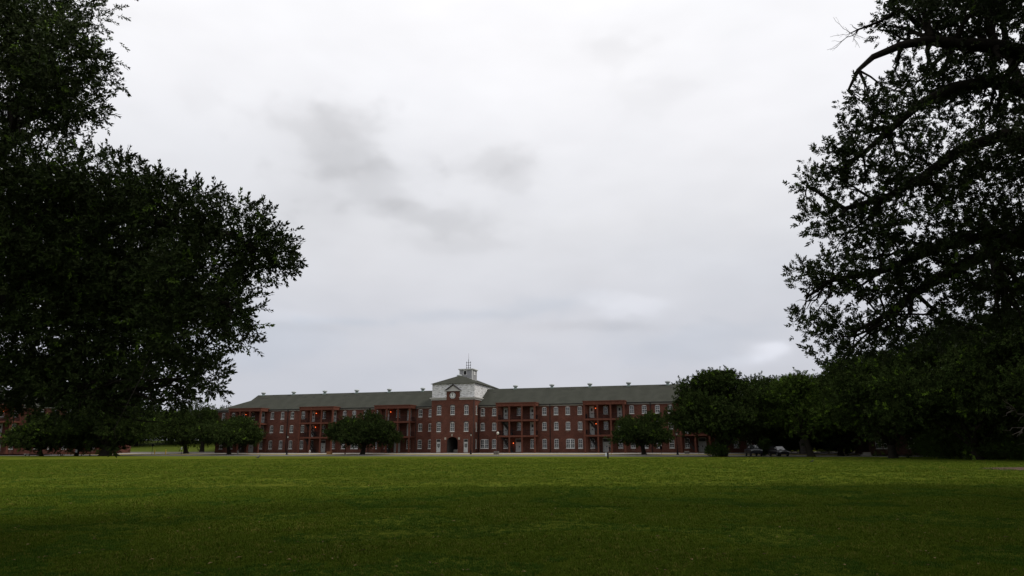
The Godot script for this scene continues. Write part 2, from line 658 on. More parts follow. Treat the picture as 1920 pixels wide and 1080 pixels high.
func window_meshes(w: float, h: float, r: float, double: bool) -> Dictionary:
	var key := "win%.2f_%.2f_%s" % [w, h, double]
	if cache.has(key): return cache[key]
	var f := mb()
	var hw := w * 0.5
	var zf := -0.07
	var zb := -0.19
	var fr := 0.075
	box(f, Vector3(-hw, 0, zb), Vector3(-hw + fr, h - r, zf))
	box(f, Vector3(hw - fr, 0, zb), Vector3(hw, h - r, zf))
	box(f, Vector3(-hw + fr, 0, zb), Vector3(hw - fr, 0.11, zf))
	var hb := h - r - fr
	for k in 8:
		var p := arc_pt(-hw, hw, h, r, k / 8.0)
		var q := arc_pt(-hw, hw, h, r, (k + 1) / 8.0)
		quad(f, Vector3(p.x, hb, zf), Vector3(p.x, p.y, zf), Vector3(q.x, q.y, zf), Vector3(q.x, hb, zf))
	quad(f, Vector3(-hw, hb, zf), Vector3(hw, hb, zf), Vector3(hw, hb, zb), Vector3(-hw, hb, zb))
	var mid := hb * 0.5
	box(f, Vector3(-hw + fr, mid - 0.04, zb + 0.01), Vector3(hw - fr, mid + 0.04, zf - 0.012))
	var vs := [0.0]
	if double:
		box(f, Vector3(-0.08, 0.11, zb), Vector3(0.08, hb, zf))
		vs = [-hw * 0.5, hw * 0.5]
	for v in vs:
		box(f, Vector3(v - 0.018, 0.11, zb + 0.03), Vector3(v + 0.018, hb, zf - 0.03))
	for q in [0.25, 0.75]:
		box(f, Vector3(-hw + fr, hb * q - 0.016, zb + 0.032), Vector3(hw - fr, hb * q + 0.016, zf - 0.032))
	var lo := mb()
	box(lo, Vector3(-hw + fr, 0.11, -0.140), Vector3(hw - fr, mid, -0.128))
	var up := mb()
	box(up, Vector3(-hw + fr, mid, -0.140), Vector3(hw - fr, hb, -0.128))
	var sill := mb()
	box(sill, Vector3(-hw - 0.06, -0.10, -0.20), Vector3(hw + 0.06, -0.002, 0.07))
	var bl := mb()
	box(bl, Vector3(-hw + 0.03, 0.0, -0.30), Vector3(hw - 0.03, h - r, -0.285))
	var res := {"frame": done(f), "lo": done(lo), "up": done(up), "sill": done(sill), "blind": done(bl), "h": h - r}
	cache[key] = res
	return res


func add_window(parent: Node3D, x: Transform3D, w: float, h: float, r: float, double := false, look := -1) -> void:
	var s := window_meshes(w, h, r, double)
	var o := obj("window", s.frame, M.white, parent)
	o.transform = x
	obj("lower_pane", s.lo, M.glass, o)
	obj("upper_pane", s.up, M.glass, o)
	obj("sill", s.sill, M.white, o)
	var k := look if look >= 0 else rng.randi() % 8
	if k < 4:
		var b := obj("blind", s.blind, M.blind if k < 3 else M.curtain, o)
		var part := 1.0 if k == 0 or k == 3 else rng.randf_range(0.3, 0.62)
		b.scale.y = part
		b.position.y = s.h * (1.0 - part)
	if rng.randf() < 0.45 and not double:
		var sm := mb()
		var hh := rng.randf_range(0.5, 1.1)
		var ww := w * rng.randf_range(0.55, 1.0)
		sm.set_uv(Vector2(0, 0)); sm.add_vertex(Vector3(-ww * 0.5, -0.1, 0.004))
		sm.set_uv(Vector2(1, 0)); sm.add_vertex(Vector3(ww * 0.5, -0.1, 0.004))
		sm.set_uv(Vector2(1, 1)); sm.add_vertex(Vector3(ww * 0.5, -0.1 - hh, 0.004))
		sm.set_uv(Vector2(0, 0)); sm.add_vertex(Vector3(-ww * 0.5, -0.1, 0.004))
		sm.set_uv(Vector2(1, 1)); sm.add_vertex(Vector3(ww * 0.5, -0.1 - hh, 0.004))
		sm.set_uv(Vector2(0, 1)); sm.add_vertex(Vector3(-ww * 0.5, -0.1 - hh, 0.004))
		obj("lime_stain", sm, M["stain%d" % (rng.randi() % 3)], o)


func add_door(parent: Node3D, at: Vector3, w: float, h: float, double: bool, transom: float) -> void:
	var key := "door%.2f_%.2f_%s" % [w, h, double]
	if not cache.has(key):
		var f := mb()
		var hw := w * 0.5
		box(f, Vector3(-hw, 0, -0.22), Vector3(-hw + 0.09, h, -0.10))
		box(f, Vector3(hw - 0.09, 0, -0.22), Vector3(hw, h, -0.10))
		box(f, Vector3(-hw + 0.09, h - 0.09, -0.22), Vector3(hw - 0.09, h, -0.10))
		if transom > 0.0:
			box(f, Vector3(-hw + 0.09, h - transom - 0.08, -0.21), Vector3(hw - 0.09, h - transom, -0.11))
		var l := mb()
		var lh := h - transom - 0.08
		var spans := [[-hw + 0.09, hw - 0.09]]
		if double:
			spans = [[-hw + 0.09, -0.01], [0.01, hw - 0.09]]
		var leaves := []
		for sp in spans:
			var lm := mb()
			box(lm, Vector3(sp[0], 0.01, -0.18), Vector3(sp[1], lh, -0.135))
			for row in [[0.12, 0.42], [0.50, 0.92]]:
				box(lm, Vector3(sp[0] + 0.10, lh * row[0], -0.134), Vector3(sp[1] - 0.10, lh * row[1], -0.120))
			leaves.append(done(lm))
		var t := mb()
		if transom > 0.0:
			box(t, Vector3(-hw + 0.09, h - transom, -0.165), Vector3(hw - 0.09, h - 0.09, -0.155))
		else:
			box(t, Vector3(-0.2, lh * 0.62, -0.118), Vector3(0.2, lh * 0.85, -0.112))
		var hd := mb()
		box(hd, Vector3(-0.06, 1.0, -0.118), Vector3(0.10, 1.28, -0.07))
		cache[key] = [done(f), leaves, done(t), done(hd)]
	var c: Array = cache[key]
	var o := obj("door", c[0], M.door, parent)
	o.position = at
	for lm in c[1]:
		obj("door_leaf", lm, M.door, o)
	obj("pane", c[2], M.dark, o)
	obj("handle", c[3], M.black_metal, o)


const ROWS := {1: [1.36, 3.38], 2: [5.26, 7.02], 3: [8.52, 10.27]}

func wing(root: Node3D, u0: float, u1: float, cols: Array, brick: Material, depth := 14.0) -> void:
	# cols: [u, upper, middle, ground] of "w" window, "ww" double window, "d" door, "dd" double door, "" nothing
	var holes := []
	var jobs := []
	for c in cols:
		for k in 3:
			var row := 3 - k
			var kind: String = c[1 + k]
			var y0: float = ROWS[row][0]
			var y1: float = ROWS[row][1]
			var w := 0.98
			match kind:
				"w": pass
				"ww": w = 1.9
				"d":
					w = 1.05
					y0 = [0.0, 0.55, 4.13, 7.48][row]
				"dd":
					w = 1.62
					y0 = 0.55
					y1 = 3.42
				_: continue
			var cu: float = c[0] + (0.45 if kind == "ww" else 0.0)
			var r := 0.12 if kind == "w" or kind == "ww" else 0.0
			holes.append([cu - w * 0.5, cu + w * 0.5, y0, y1, r])
			jobs.append([kind, cu, y0, y1, w, r])
	var st := mb()
	wall_holes(st, u0, u1, 0.25, 10.75, 0.0, holes)
	obj("front_wall", st, brick, root)
	for j in jobs:
		if j[0] == "w" or j[0] == "ww":
			add_window(root, Transform3D(Basis.IDENTITY, Vector3(j[1], j[2], 0)), j[4], j[3] - j[2], j[5], j[0] == "ww")
		else:
			add_door(root, Vector3(j[1], j[2], 0), j[4], j[3] - j[2], j[0] == "dd", 0.75 if j[0] == "dd" else 0.0)
	var ow := mb()
	box(ow, Vector3(u0, 0.25, -depth), Vector3(u0 + 0.35, 10.75, -0.002))
	box(ow, Vector3(u1 - 0.35, 0.25, -depth), Vector3(u1, 10.75, -0.002))
	box(ow, Vector3(u0 + 0.35, 0.25, -depth), Vector3(u1 - 0.35, 10.75, -depth + 0.35))
	obj("outer_wall", ow, brick, root)
	var inn := mb()
	box(inn, Vector3(u0 + 0.36, 0.3, -3.75), Vector3(u1 - 0.36, 10.7, -3.5))
	for y in [0.35, 3.8, 7.15, 10.45]:
		box(inn, Vector3(u0 + 0.37, y, -3.49), Vector3(u1 - 0.37, y + 0.28, -0.36))
	obj("inner_wall", inn, M.inner, root)
	# plinth, string courses, frieze and gutter, broken round the doors
	var pl := mb()
	for y in [4.02, 7.56]:
		box(pl, Vector3(u0 - 0.02, y, 0.001), Vector3(u1 + 0.02, y + 0.14, 0.033))
	obj("string_course", pl, brick, root)
	var fz := mb()
	box(fz, Vector3(u0 - 0.05, 10.46, 0.002), Vector3(u1 + 0.05, 10.72, 0.10))
	obj("frieze", fz, M.cream, root)
	var gt := mb()
	box(gt, Vector3(u0 - 0.1, 10.70, 0.11), Vector3(u1 + 0.1, 10.90, 0.50))
	obj("gutter", gt, M.dark, root)


func gable_roof(root: Node3D, u0: float, u1: float, hip_left: bool, hip_right: bool) -> void:
	var st := mb()
	var e := 0.52
	var ridge := 15.1
	var eave := 10.86
	var zr := -7.0
	var zk := -4.2
	var yk := 13.52
	var back := -14.0 - e
	var zkb := -9.8
	var fl := Vector3(u0, eave, e)
	var fr := Vector3(u1, eave, e)
	var bl := Vector3(u0, eave, back)
	var br := Vector3(u1, eave, back)
	var rl := u0
	var rr := u1
	if hip_left:
		rl = u0 + 6.7
		var kf := Vector3(rl, yk, zk)
		var kb := Vector3(rl, yk, zkb)
		quad(st, bl, kb, kf, fl)
		tri(st, kf, kb, Vector3(rl, ridge, zr))
		tri(st, fl, kf, Vector3(rl, eave, e))
		tri(st, bl, Vector3(rl, eave, back), kb)
	if hip_right:
		rr = u1 - 6.7
		var kf := Vector3(rr, yk, zk)
		var kb := Vector3(rr, yk, zkb)
		quad(st, fr, kf, kb, br)
		tri(st, kb, kf, Vector3(rr, ridge, zr))
		tri(st, fr, Vector3(rr, eave, e), kf)
		tri(st, br, kb, Vector3(rr, eave, back))
	for s in [[rl, rr]]:
		quad(st, Vector3(s[0], eave, e), Vector3(s[0], yk, zk), Vector3(s[1], yk, zk), Vector3(s[1], eave, e))
		quad(st, Vector3(s[0], yk, zk), Vector3(s[0], ridge, zr), Vector3(s[1], ridge, zr), Vector3(s[1], yk, zk))
		quad(st, Vector3(s[0], ridge, zr), Vector3(s[0], eave, back), Vector3(s[1], eave, back), Vector3(s[1], ridge, zr))
	# soffit
	quad(st, Vector3(u0, eave - 0.02, e), Vector3(u1, eave - 0.02, e), Vector3(u1, eave - 0.02, back), Vector3(u0, eave - 0.02, back))
	var o := obj("roof", st, M.roof, root)
	# a few replaced patches of shingle
	for k in 14:
		var u := rng.randf_range(rl + 2.0, rr - 2.0)
		var t := rng.randf_range(0.35, 0.93)
		var a := Vector3(u, lerpf(yk, ridge, t), lerpf(zk, zr, t))
		var dirv := Vector3(0, ridge - yk, zr - zk).normalized()
		var nrm := Vector3(0, 7.0 - 4.2, ridge - yk).normalized()
		var pm := mb()
		obox(pm, Transform3D(Basis(Vector3.RIGHT, nrm, -dirv), a + nrm * 0.012), Vector3(rng.randf_range(0.5, 1.9), 0.02, rng.randf_range(0.12, 0.4)))
		obj("shingle_patch", pm, M.roof_patch, o)


func ventilator(root: Node3D, u: float, y := 15.05, z := -7.0) -> void:
	if not cache.has("vent"):
		var b := mb()
		lathe(b, [Vector2(0.0, -0.25), Vector2(0.62, -0.25), Vector2(0.60, -0.02), Vector2(0.36, 0.10)], 4, Vector3.ZERO, Basis(Vector3.UP, PI / 4), false)
		lathe(b, [Vector2(0.34, 0.05), Vector2(0.32, 0.5), Vector2(0.0, 0.5)], 14)
		var h := mb()
		lathe(h, [Vector2(0.0, 0.33), Vector2(0.42, 0.34), Vector2(0.60, 0.52), Vector2(0.60, 0.70), Vector2(0.46, 0.80), Vector2(0.0, 0.84)], 16)
		cache.vent = [done(b), done(h)]
	var o := obj("ventilator", cache.vent[0], M.verdigris, root)
	o.position = Vector3(u, y, z)
	obj("hood", cache.vent[1], M.galv, o)


func downpipe(root: Node3D, u: float, z := 0.12) -> void:
	var st := mb()
	tube(st, [Vector3(u, 0.3, z), Vector3(u, 10.5, z), Vector3(u, 10.75, z + 0.2)], [0.075, 0.075, 0.075], 8)
	box(st, Vector3(u - 0.14, 10.2, z - 0.11), Vector3(u + 0.14, 10.45, z + 0.13))
	obj("downpipe", st, M.dark, root)


func gallery(root: Node3D, c: Array, stairs: bool, lamps: Array) -> void:
	# a three-storey open gallery on four red posts; c holds the post positions
	var zf := 3.0
	var a: float = c[0] - 0.28
	var b: float = c[3] + 0.28
	var roof := mb()
	box(roof, Vector3(a, 10.36, 0.13), Vector3(b, 11.02, zf + 0.28))
	box(roof, Vector3(a - 0.09, 11.02, -0.9), Vector3(b + 0.09, 11.18, zf + 0.40))
	var g := obj("gallery", roof, M.redwood, root)
	var rcl := mb()
	box(rcl, Vector3(a + 0.2, 10.32, 0.14), Vector3(b - 0.2, 10.355, zf - 0.05))
	obj("ceiling_boards", rcl, M.redwood, g)
	for y in [3.74, 7.10]:
		var fl := mb()
		box(fl, Vector3(a, y + 0.05, 0.04), Vector3(b, y + 0.38, zf + 0.22))
		box(fl, Vector3(a - 0.03, y, zf + 0.0), Vector3(b + 0.03, y + 0.30, zf + 0.26))
		var slab := obj("floor_slab", fl, M.redwood, g)
		var cl := mb()
		box(cl, Vector3(a + 0.05, y + 0.02, 0.06), Vector3(b - 0.05, y + 0.045, zf - 0.05))
		obj("ceiling_boards", cl, M.redwood, slab)
	if not cache.has("post"):
		var p := mb()
		box(p, Vector3(-0.17, 0, -0.17), Vector3(0.17, 10.0, 0.17))
		for y in [0.0, 3.4, 6.8, 9.7]:
			box(p, Vector3(-0.21, y, -0.21), Vector3(0.21, y + 0.22, 0.21))
		cache.post = done(p)
		var pi := mb()
		box(pi, Vector3(-0.2, 0, 0), Vector3(0.2, 10.0, 0.12))
		cache.pilaster = done(pi)
	for u in c:
		var p := obj("post", cache.post, M.redwood, g)
		p.position = Vector3(u, 0.37, zf - 0.0)
	for u in [c[0], c[3]]:
		var p := obj("pilaster", cache.pilaster, M.redwood, g)
		p.position = Vector3(u, 0.37, 0.005)
	for y in [4.12, 7.48]:
		for k in 3:
			obj("railing", rail_mesh(Vector3(c[k] + 0.2, y, zf), Vector3(c[k + 1] - 0.2, y, zf)), M.black_metal, g)
		for e in [c[0], c[3]]:
			obj("railing", rail_mesh(Vector3(e, y, 0.15), Vector3(e, y, zf - 0.2)), M.black_metal, g)
	if stairs:
		for y in [0.38, 4.10]:
			var top: float = 3.76 if y < 1.0 else 7.14
			var stc := mb()
			var p0 := Vector3(c[1] + 0.1, y, 0.95)
			var p1 := Vector3(c[0] + 0.5, top, 0.95)
			for z in [-0.5, 0.5]:
				beam(stc, p0 + Vector3(0, 0.1, z), p1 + Vector3(0, 0.1, z), 0.28, 0.06)
				beam(stc, p0 + Vector3(0, 1.0, z), p1 + Vector3(0, 1.0, z), 0.06, 0.06)
			for k in 15:
				var q := p0.lerp(p1, (k + 0.5) / 15.0)
				box(stc, q + Vector3(-0.15, 0.06, -0.47), q + Vector3(0.15, 0.11, 0.47))
				if k % 4 == 1:
					for z in [-0.5, 0.5]:
						beam(stc, q + Vector3(0, 0.1, z), q + Vector3(0, 1.0, z), 0.04, 0.04)
			obj("stair", stc, M.dark, g)
	for l in lamps:
		var lm := mb()
		lathe(lm, [Vector2(0.0, -0.09), Vector2(0.09, -0.07), Vector2(0.12, 0.0), Vector2(0.09, 0.07), Vector2(0.0, 0.09)], 10)
		var o := obj("wall_lamp", lm, M.lamp, g)
		o.position = Vector3(l[0], l[1], 0.24)
		var br := mb()
		box(br, Vector3(-0.08, 0.07, -0.235), Vector3(0.08, 0.15, 0.08))
		obj("bracket", br, M.dark, o)
		var li := OmniLight3D.new()
		li.name = "lamp_light"
		li.light_color = Color(1.0, 0.5, 0.26)
		li.light_energy = 0.10
		li.light_size = 0.15
		li.omni_range = 12.0
		li.omni_attenuation = 2.0
		li.shadow_enabled = true
		o.add_child(li, true)
		li.position = Vector3(0, 0, 0.22)


func rail_mesh(a: Vector3, b: Vector3) -> ArrayMesh:
	var st := mb()
	beam(st, a + Vector3(0, 1.0, 0), b + Vector3(0, 1.0, 0), 0.05, 0.05)
	beam(st, a + Vector3(0, 0.12, 0), b + Vector3(0, 0.12, 0), 0.04, 0.04)
	var n := int(a.distance_to(b) / 0.16)
	for k in n + 1:
		var p := a.lerp(b, float(k) / n)
		beam(st, p + Vector3(0, 0.0 if k == 0 or k == n else 0.12, 0), p + Vector3(0, 1.0, 0), 0.022, 0.022)
	return done(st)


# ------------------------------------------------------------------ the clock-tower barracks
func main_building() -> void:
	var root := thing("barracks_building", "long three-storey red brick barracks with central clock tower and green-grey roof", "building", ORG, PH)
	var W := ["w", "w", "w"]
	var lc := []
	for u in [-68.0, -65.05]: lc.append([u, "w", "w", "w"])
	for u in [-53.65, -50.75, -48.0, -44.95]: lc.append([u, "w", "w", "w"])
	lc.append([-33.6, "w", "w", "w"])
	lc.append([-31.1, "w", "w", "ww"])
	lc.append([-28.05, "w", "w", "w"])
	lc.append([-25.25, "w", "w", "w"])
	lc.append([-13.9, "w", "w", "w"])
	lc.append([-11.35, "w", "w", "w"])
	for g in [[-62.2, -59.25, -56.4], [-42.2, -39.2, -36.3], [-22.4, -19.6, -16.75]]:
		lc.append([g[0], "d", "d", "w"])
		lc.append([g[1], "w", "w", "dd"])
		lc.append([g[2], "d", "d", "w"])
	wing(root, -69.7, -9.93, lc, M.brick)
	var rc := []
	rc.append([1.37, "w", "w", "ww"])
	rc.append([4.07, "w", "w", "w"])
	for u in [15.66, 18.3]: rc.append([u, "w", "w", "w"])
	rc.append([20.92, "w", "w", "ww"])
	rc.append([23.58, "w", "w", "w"])
	for u in [34.8, 37.45, 40.2, 42.8, 55.5, 58.0]: rc.append([u, "w", "w", "w"])
	for g in [[6.75, 9.85, 12.9], [26.2, 29.2, 32.2], [45.9, 48.9, 51.9]]:
		rc.append([g[0], "d", "d", "w"])
		rc.append([g[1], "w", "w", "dd"])
		rc.append([g[2], "d", "d", "w"])
	wing(root, 0.36, 60.0, rc, M.brick)
	gable_roof(root, -70.1, -9.7, true, false)
	gable_roof(root, 0.15, 60.4, false, true)
	gallery(root, [-63.75, -60.79, -57.9, -54.93], true, [[-61.2, 9.75], [-61.2, 6.45]])
	gallery(root, [-43.7, -40.82, -37.98, -35.06], true, [[-41.2, 9.75], [-41.2, 6.45]])
	gallery(root, [-23.85, -20.97, -18.13, -15.24], true, [[-21.35, 9.75], [-21.35, 6.45]])
	gallery(root, [5.75, 8.53, 11.36, 14.2], true, [[8.62, 2.48]])
	gallery(root, [25.16, 27.95, 30.73, 33.48], true, [[27.12, 9.75], [27.12, 6.45]])
	gallery(root, [44.8, 47.6, 50.4, 53.2], true, [])
	for u in [-61.8, -52.7, -43.6, -34.5, -25.5, -16.5, 7.1, 15.9, 24.8, 33.6, 42.2, 50.8]:
		ventilator(root, u)
	for u in [-49.2, -27.0, -15.0, 16.95, 38.75]:
		downpipe(root, u)
	tower(root)


func tower(root: Node3D) -> void:
	var xl := -9.95
	var xr := 0.38
	var zf := 2.85
	var zb := -16.85
	var holes := []
	var wins := []
	for u in [-8.13, -4.86, -1.57]:
		holes.append([u - 0.52, u + 0.52, 5.08, 7.12, 0.16])
		holes.append([u - 0.52, u + 0.52, 8.79, 10.82, 0.16])
	holes.append([-8.63, -7.60, 0.50, 3.40, 0.0])
	holes.append([-2.13, -1.10, 0.50, 3.40, 0.0])
	holes.append([-6.12, -3.50, 0.30, 3.88, 0.85])
	var st := mb()
	wall_holes(st, xl, xr, 0.25, 12.05, zf, holes, 0.4)
	obj("tower_front_wall", st, M.tower_brick, root)
	for h in holes.slice(0, 6):
		add_window(root, Transform3D(Basis.IDENTITY, Vector3((h[0] + h[1]) * 0.5, h[2], zf)), 1.04, h[3] - h[2], 0.16)
		var hd := mb()
		for k in 10:
			var p := arc_pt(h[0] - 0.2, h[1] + 0.2, h[3] + 0.22, 0.30, k / 10.0)
			var q := arc_pt(h[0] - 0.2, h[1] + 0.2, h[3] + 0.22, 0.30, (k + 1) / 10.0)
			var p2 := arc_pt(h[0] - 0.02, h[1] + 0.02, h[3] + 0.01, 0.17, k / 10.0)
			var q2 := arc_pt(h[0] - 0.02, h[1] + 0.02, h[3] + 0.01, 0.17, (k + 1) / 10.0)
			loft(hd, [[Vector3(p.x, p.y, zf + 0.001), Vector3(p.x, p.y, zf + 0.07), Vector3(p2.x, p2.y, zf + 0.07), Vector3(p2.x, p2.y, zf + 0.001)], [Vector3(q.x, q.y, zf + 0.001), Vector3(q.x, q.y, zf + 0.07), Vector3(q2.x, q2.y, zf + 0.07), Vector3(q2.x, q2.y, zf + 0.001)]])
		obj("window_hood", hd, M.hood, root)
	# flank walls with a slim window on each storey
	for s in 2:
		var fl := mb()
		var hs := [[-2.05, -1.05, 1.4, 3.4, 0.12], [-2.05, -1.05, 5.08, 7.05, 0.12], [-2.05, -1.05, 8.79, 10.75, 0.12]]
		# local x of this wall runs from the front (0) backwards (-)
		wall_holes(fl, -2.85, -0.002, 0.25, 12.05, 0.0, hs, 0.3)
		var basis := Basis(Vector3(0, 0, 1), Vector3.UP, Vector3(-1, 0, 0)) if s == 0 else Basis(Vector3(0, 0, -1), Vector3.UP, Vector3(1, 0, 0))
		var org := Vector3(xl, 0, zf) if s == 0 else Vector3(xr, 0, zf - 2.85)
		if s == 1:
			org = Vector3(xr, 0, zf - 2.852)
			basis = Basis(Vector3(0, 0, -1), Vector3.UP, Vector3(1, 0, 0))
		var o := obj("tower_flank_wall", fl, M.tower_brick, root)
		o.transform = Transform3D(basis, org)
		for h in hs:
			add_window(o if false else root, Transform3D(basis, org) * Transform3D(Basis.IDENTITY, Vector3(-1.55, h[2], 0)), 1.0, h[3] - h[2], 0.12)
	# rear body above and behind the wing roofs
	var rb := mb()
	box(rb, Vector3(xl, 0.25, zb), Vector3(xl + 0.35, 12.05, -0.01))
	box(rb, Vector3(xr - 0.35, 0.25, zb), Vector3(xr, 12.05, -0.01))
	box(rb, Vector3(xl + 0.35, 0.25, zb), Vector3(xr - 0.35, 12.05, zb + 0.35))
	obj("tower_rear_wall", rb, M.tower_brick, root)
	var inn := mb()
	box(inn, Vector3(xl + 0.36, 4.1, -1.0), Vector3(xr - 0.36, 12.0, -0.8))
	for y in [4.0, 7.7, 11.9]:
		box(inn, Vector3(xl + 0.37, y, -0.79), Vector3(xr - 0.37, y + 0.12, zf - 0.41))
	for u in [-6.5, -3.32]:
		box(inn, Vector3(u, 0.3, -6.0), Vector3(u + 0.2, 3.99, zf - 0.41))
	box(inn, Vector3(-6.3, 0.3, -6.2), Vector3(-3.3, 3.99, -6.0))
	box(inn, Vector3(-6.29, 0.42, -5.99), Vector3(-3.33, 0.50, zf - 0.02))
	obj("passage_wall", inn, M.inner, root)
	for u in [-8.115, -1.615]:
		add_door(root, Vector3(u, 0.5, zf), 1.03, 2.9, false, 0.62)
		var pn := mb()
		for i in 2:
			for j in 2:
				box(pn, Vector3(u - 0.30 + i * 0.32, 1.75 + j * 0.36, zf - 0.117), Vector3(u - 0.02 + i * 0.32, 2.06 + j * 0.36, zf - 0.112))
		obj("door_pane", pn, M.dark, root)
	for k in [[-4.87, 4.0, 0.26, 0.5], [-6.45, 3.28, 0.40, 0.5], [-3.20, 3.28, 0.40, 0.5]]:
		var ks := mb()
		box(ks, Vector3(k[0] - k[2] * 0.5, k[1], zf - 0.05), Vector3(k[0] + k[2] * 0.5, k[1] + k[3], zf + 0.09))
		obj("keystone" if k[2] < 0.3 else "impost", ks, M.stone, root)
	# cornice broken by the clock gable
	for sp in [[xl - 0.35, -6.36], [-3.20, xr + 0.35]]:
		var cn := mb()
		box(cn, Vector3(sp[0] + (0.2 if sp[0] < -7.0 else 0.0), 12.05, zf - 0.3), Vector3(sp[1] - (0.2 if sp[1] > 0.0 else 0.0), 12.40, zf + 0.12))
		box(cn, Vector3(sp[0], 12.40, zf - 0.3), Vector3(sp[1], 12.62, zf + 0.42))
		obj("cornice", cn, M.cream, root)
	for x in [[xl - 0.35, xl + 0.3], [xr - 0.3, xr + 0.35]]:
		var cn := mb()
		box(cn, Vector3(x[0] + 0.2, 12.05, zb), Vector3(x[1] - 0.2, 12.40, zf - 0.302))
		box(cn, Vector3(x[0], 12.40, zb), Vector3(x[1], 12.62, zf - 0.302))
		obj("cornice", cn, M.cream, root)
	# weathered white lap siding
	var sd := mb()
	var rows := 15
	var bx := [Vector2(xl + 0.14, zf - 0.14), Vector2(xr - 0.14, zf - 0.14), Vector2(xr - 0.14, zb + 0.14), Vector2(xl + 0.14, zb + 0.14)]
	for s in 4:
		var p: Vector2 = bx[s]
		var q: Vector2 = bx[(s + 1) % 4]
		var nrm := Vector3(q.y - p.y, 0, -(q.x - p.x)).normalized() * -1.0
		for k in rows:
			var ya := 12.55 + k * 0.213
			var yb := ya + 0.213
			var o := nrm * 0.028
			quad(sd, Vector3(p.x, ya, p.y) + o, Vector3(p.x, yb, p.y), Vector3(q.x, yb, q.y), Vector3(q.x, ya, q.y) + o)
			quad(sd, Vector3(p.x, ya, p.y), Vector3(p.x, ya, p.y) + o, Vector3(q.x, ya, q.y) + o, Vector3(q.x, ya, q.y))
	obj("siding", sd, M.siding, root)
	var cb := mb()
	for p in bx:
		box(cb, Vector3(p.x - 0.10, 12.6, p.y - 0.10), Vector3(p.x + 0.10, 15.74, p.y + 0.10))
	obj("corner_board", cb, M.siding, root)
	# hipped roof
	var ro := mb()
	var e := 0.32
	var y0 := 15.72
	var A := Vector3(xl - e, y0, zf + e)
	var B := Vector3(xr + e, y0, zf + e)
	var C := Vector3(xr + e, y0, zb - e)
	var D := Vector3(xl - e, y0, zb - e)
	var P := Vector3(-4.8, 18.0, -1.6)
	var Q := Vector3(-4.8, 18.0, -12.4)
	tri(ro, A, P, B)
	quad(ro, B, P, Q, C)
	tri(ro, C, Q, D)
	quad(ro, D, Q, P, A)
	quad(ro, A, B, C, D)
	obj("tower_roof", ro, M.roof, root)
	# clock gable
	var cg := mb()
	box(cg, Vector3(-6.35, 11.9, zf - 0.25), Vector3(-3.21, 14.0, zf + 0.06))
	var gable := obj("clock_gable", cg, M.tower_brick, root)
	var pd := mb()
	loft(pd, [[Vector3(-6.40, 14.10, zf + 0.12), Vector3(-3.16, 14.10, zf + 0.12), Vector3(-4.79, 15.25, zf + 0.12)], [Vector3(-6.40, 14.10, zf - 0.4), Vector3(-3.16, 14.10, zf - 0.4), Vector3(-4.79, 15.25, zf - 0.4)]])
	obj("pediment", pd, M.cream, gable)
	var mo := mb()
	box(mo, Vector3(-6.62, 14.0, zf - 0.4), Vector3(-2.96, 14.18, zf + 0.34))
	obj("pediment_sill", mo, M.cream, gable)
	var rk := mb()
	beam(rk, Vector3(-6.72, 14.16, zf - 0.02), Vector3(-4.74, 15.52, zf - 0.02), 0.13, 0.84)
	beam(rk, Vector3(-2.86, 14.16, zf - 0.02), Vector3(-4.84, 15.52, zf - 0.02), 0.13, 0.84)
	obj("raking_cornice", rk, M.hood, gable)
	var turn := Basis(Vector3.RIGHT, PI / 2)
	var cf := mb()
	lathe(cf, [Vector2(0.0, 0.0), Vector2(0.74, 0.0), Vector2(0.74, 0.04), Vector2(0.0, 0.05)], 28, Vector3(-4.86, 13.02, zf + 0.065), turn, false)
	var clock := obj("clock_face", cf, M.white, gable)
	var rg := mb()
	lathe(rg, [Vector2(0.70, 0.03), Vector2(0.70, 0.08), Vector2(0.79, 0.08), Vector2(0.79, 0.0)], 28, Vector3(-4.86, 13.02, zf + 0.065), turn, false)
	obj("rim", rg, M.hood, clock)
	for k in 12:
		var a := TAU * k / 12.0
		var nm := mb()
		obox(nm, Transform3D(Basis(Vector3.BACK, -a), Vector3(-4.86 + sin(a) * 0.54, 13.02 + cos(a) * 0.54, zf + 0.13)), Vector3(0.075 if k % 3 else 0.12, 0.22, 0.015))
		obj("hour_mark", nm, M.black_metal, clock)
	for hnd in [[0.01, 0.52, 0.09], [-0.06, 0.36, 0.12]]:
		var hm := mb()
		var a: float = hnd[0]
		obox(hm, Transform3D(Basis(Vector3.BACK, -a), Vector3(-4.86 + sin(a) * hnd[1] * 0.42, 13.02 + cos(a) * hnd[1] * 0.42, zf + 0.15 + absf(a) * 0.3)), Vector3(hnd[2], hnd[1] * 1.15, 0.012))
		obj("hand", hm, M.black_metal, clock)
	# cupola
	var x0 := -6.35
	var x1 := -3.2
	var z0 := -5.45
	var z1 := -8.6
	var cu := mb()
	var cb2 := [Vector2(x0, z0), Vector2(x1, z0), Vector2(x1, z1), Vector2(x0, z1)]
	for s in 4:
		var p: Vector2 = cb2[s]
		var q: Vector2 = cb2[(s + 1) % 4]
		var nrm := Vector3(q.y - p.y, 0, -(q.x - p.x)).normalized() * -1.0
		for k in 14:
			var ya := 16.4 + k * 0.236
			var yb := ya + 0.236
			var o := nrm * 0.025
			quad(cu, Vector3(p.x, ya, p.y) + o, Vector3(p.x, yb, p.y), Vector3(q.x, yb, q.y), Vector3(q.x, ya, q.y) + o)
			quad(cu, Vector3(p.x, ya, p.y), Vector3(p.x, ya, p.y) + o, Vector3(q.x, ya, q.y) + o, Vector3(q.x, ya, q.y))
	var cup := obj("cupola", cu, M.grey_siding, root)
	var cc := mb()
	for p in cb2:
		box(cc, Vector3(p.x - 0.09, 16.5, p.y - 0.09), Vector3(p.x + 0.09, 19.68, p.y + 0.09))
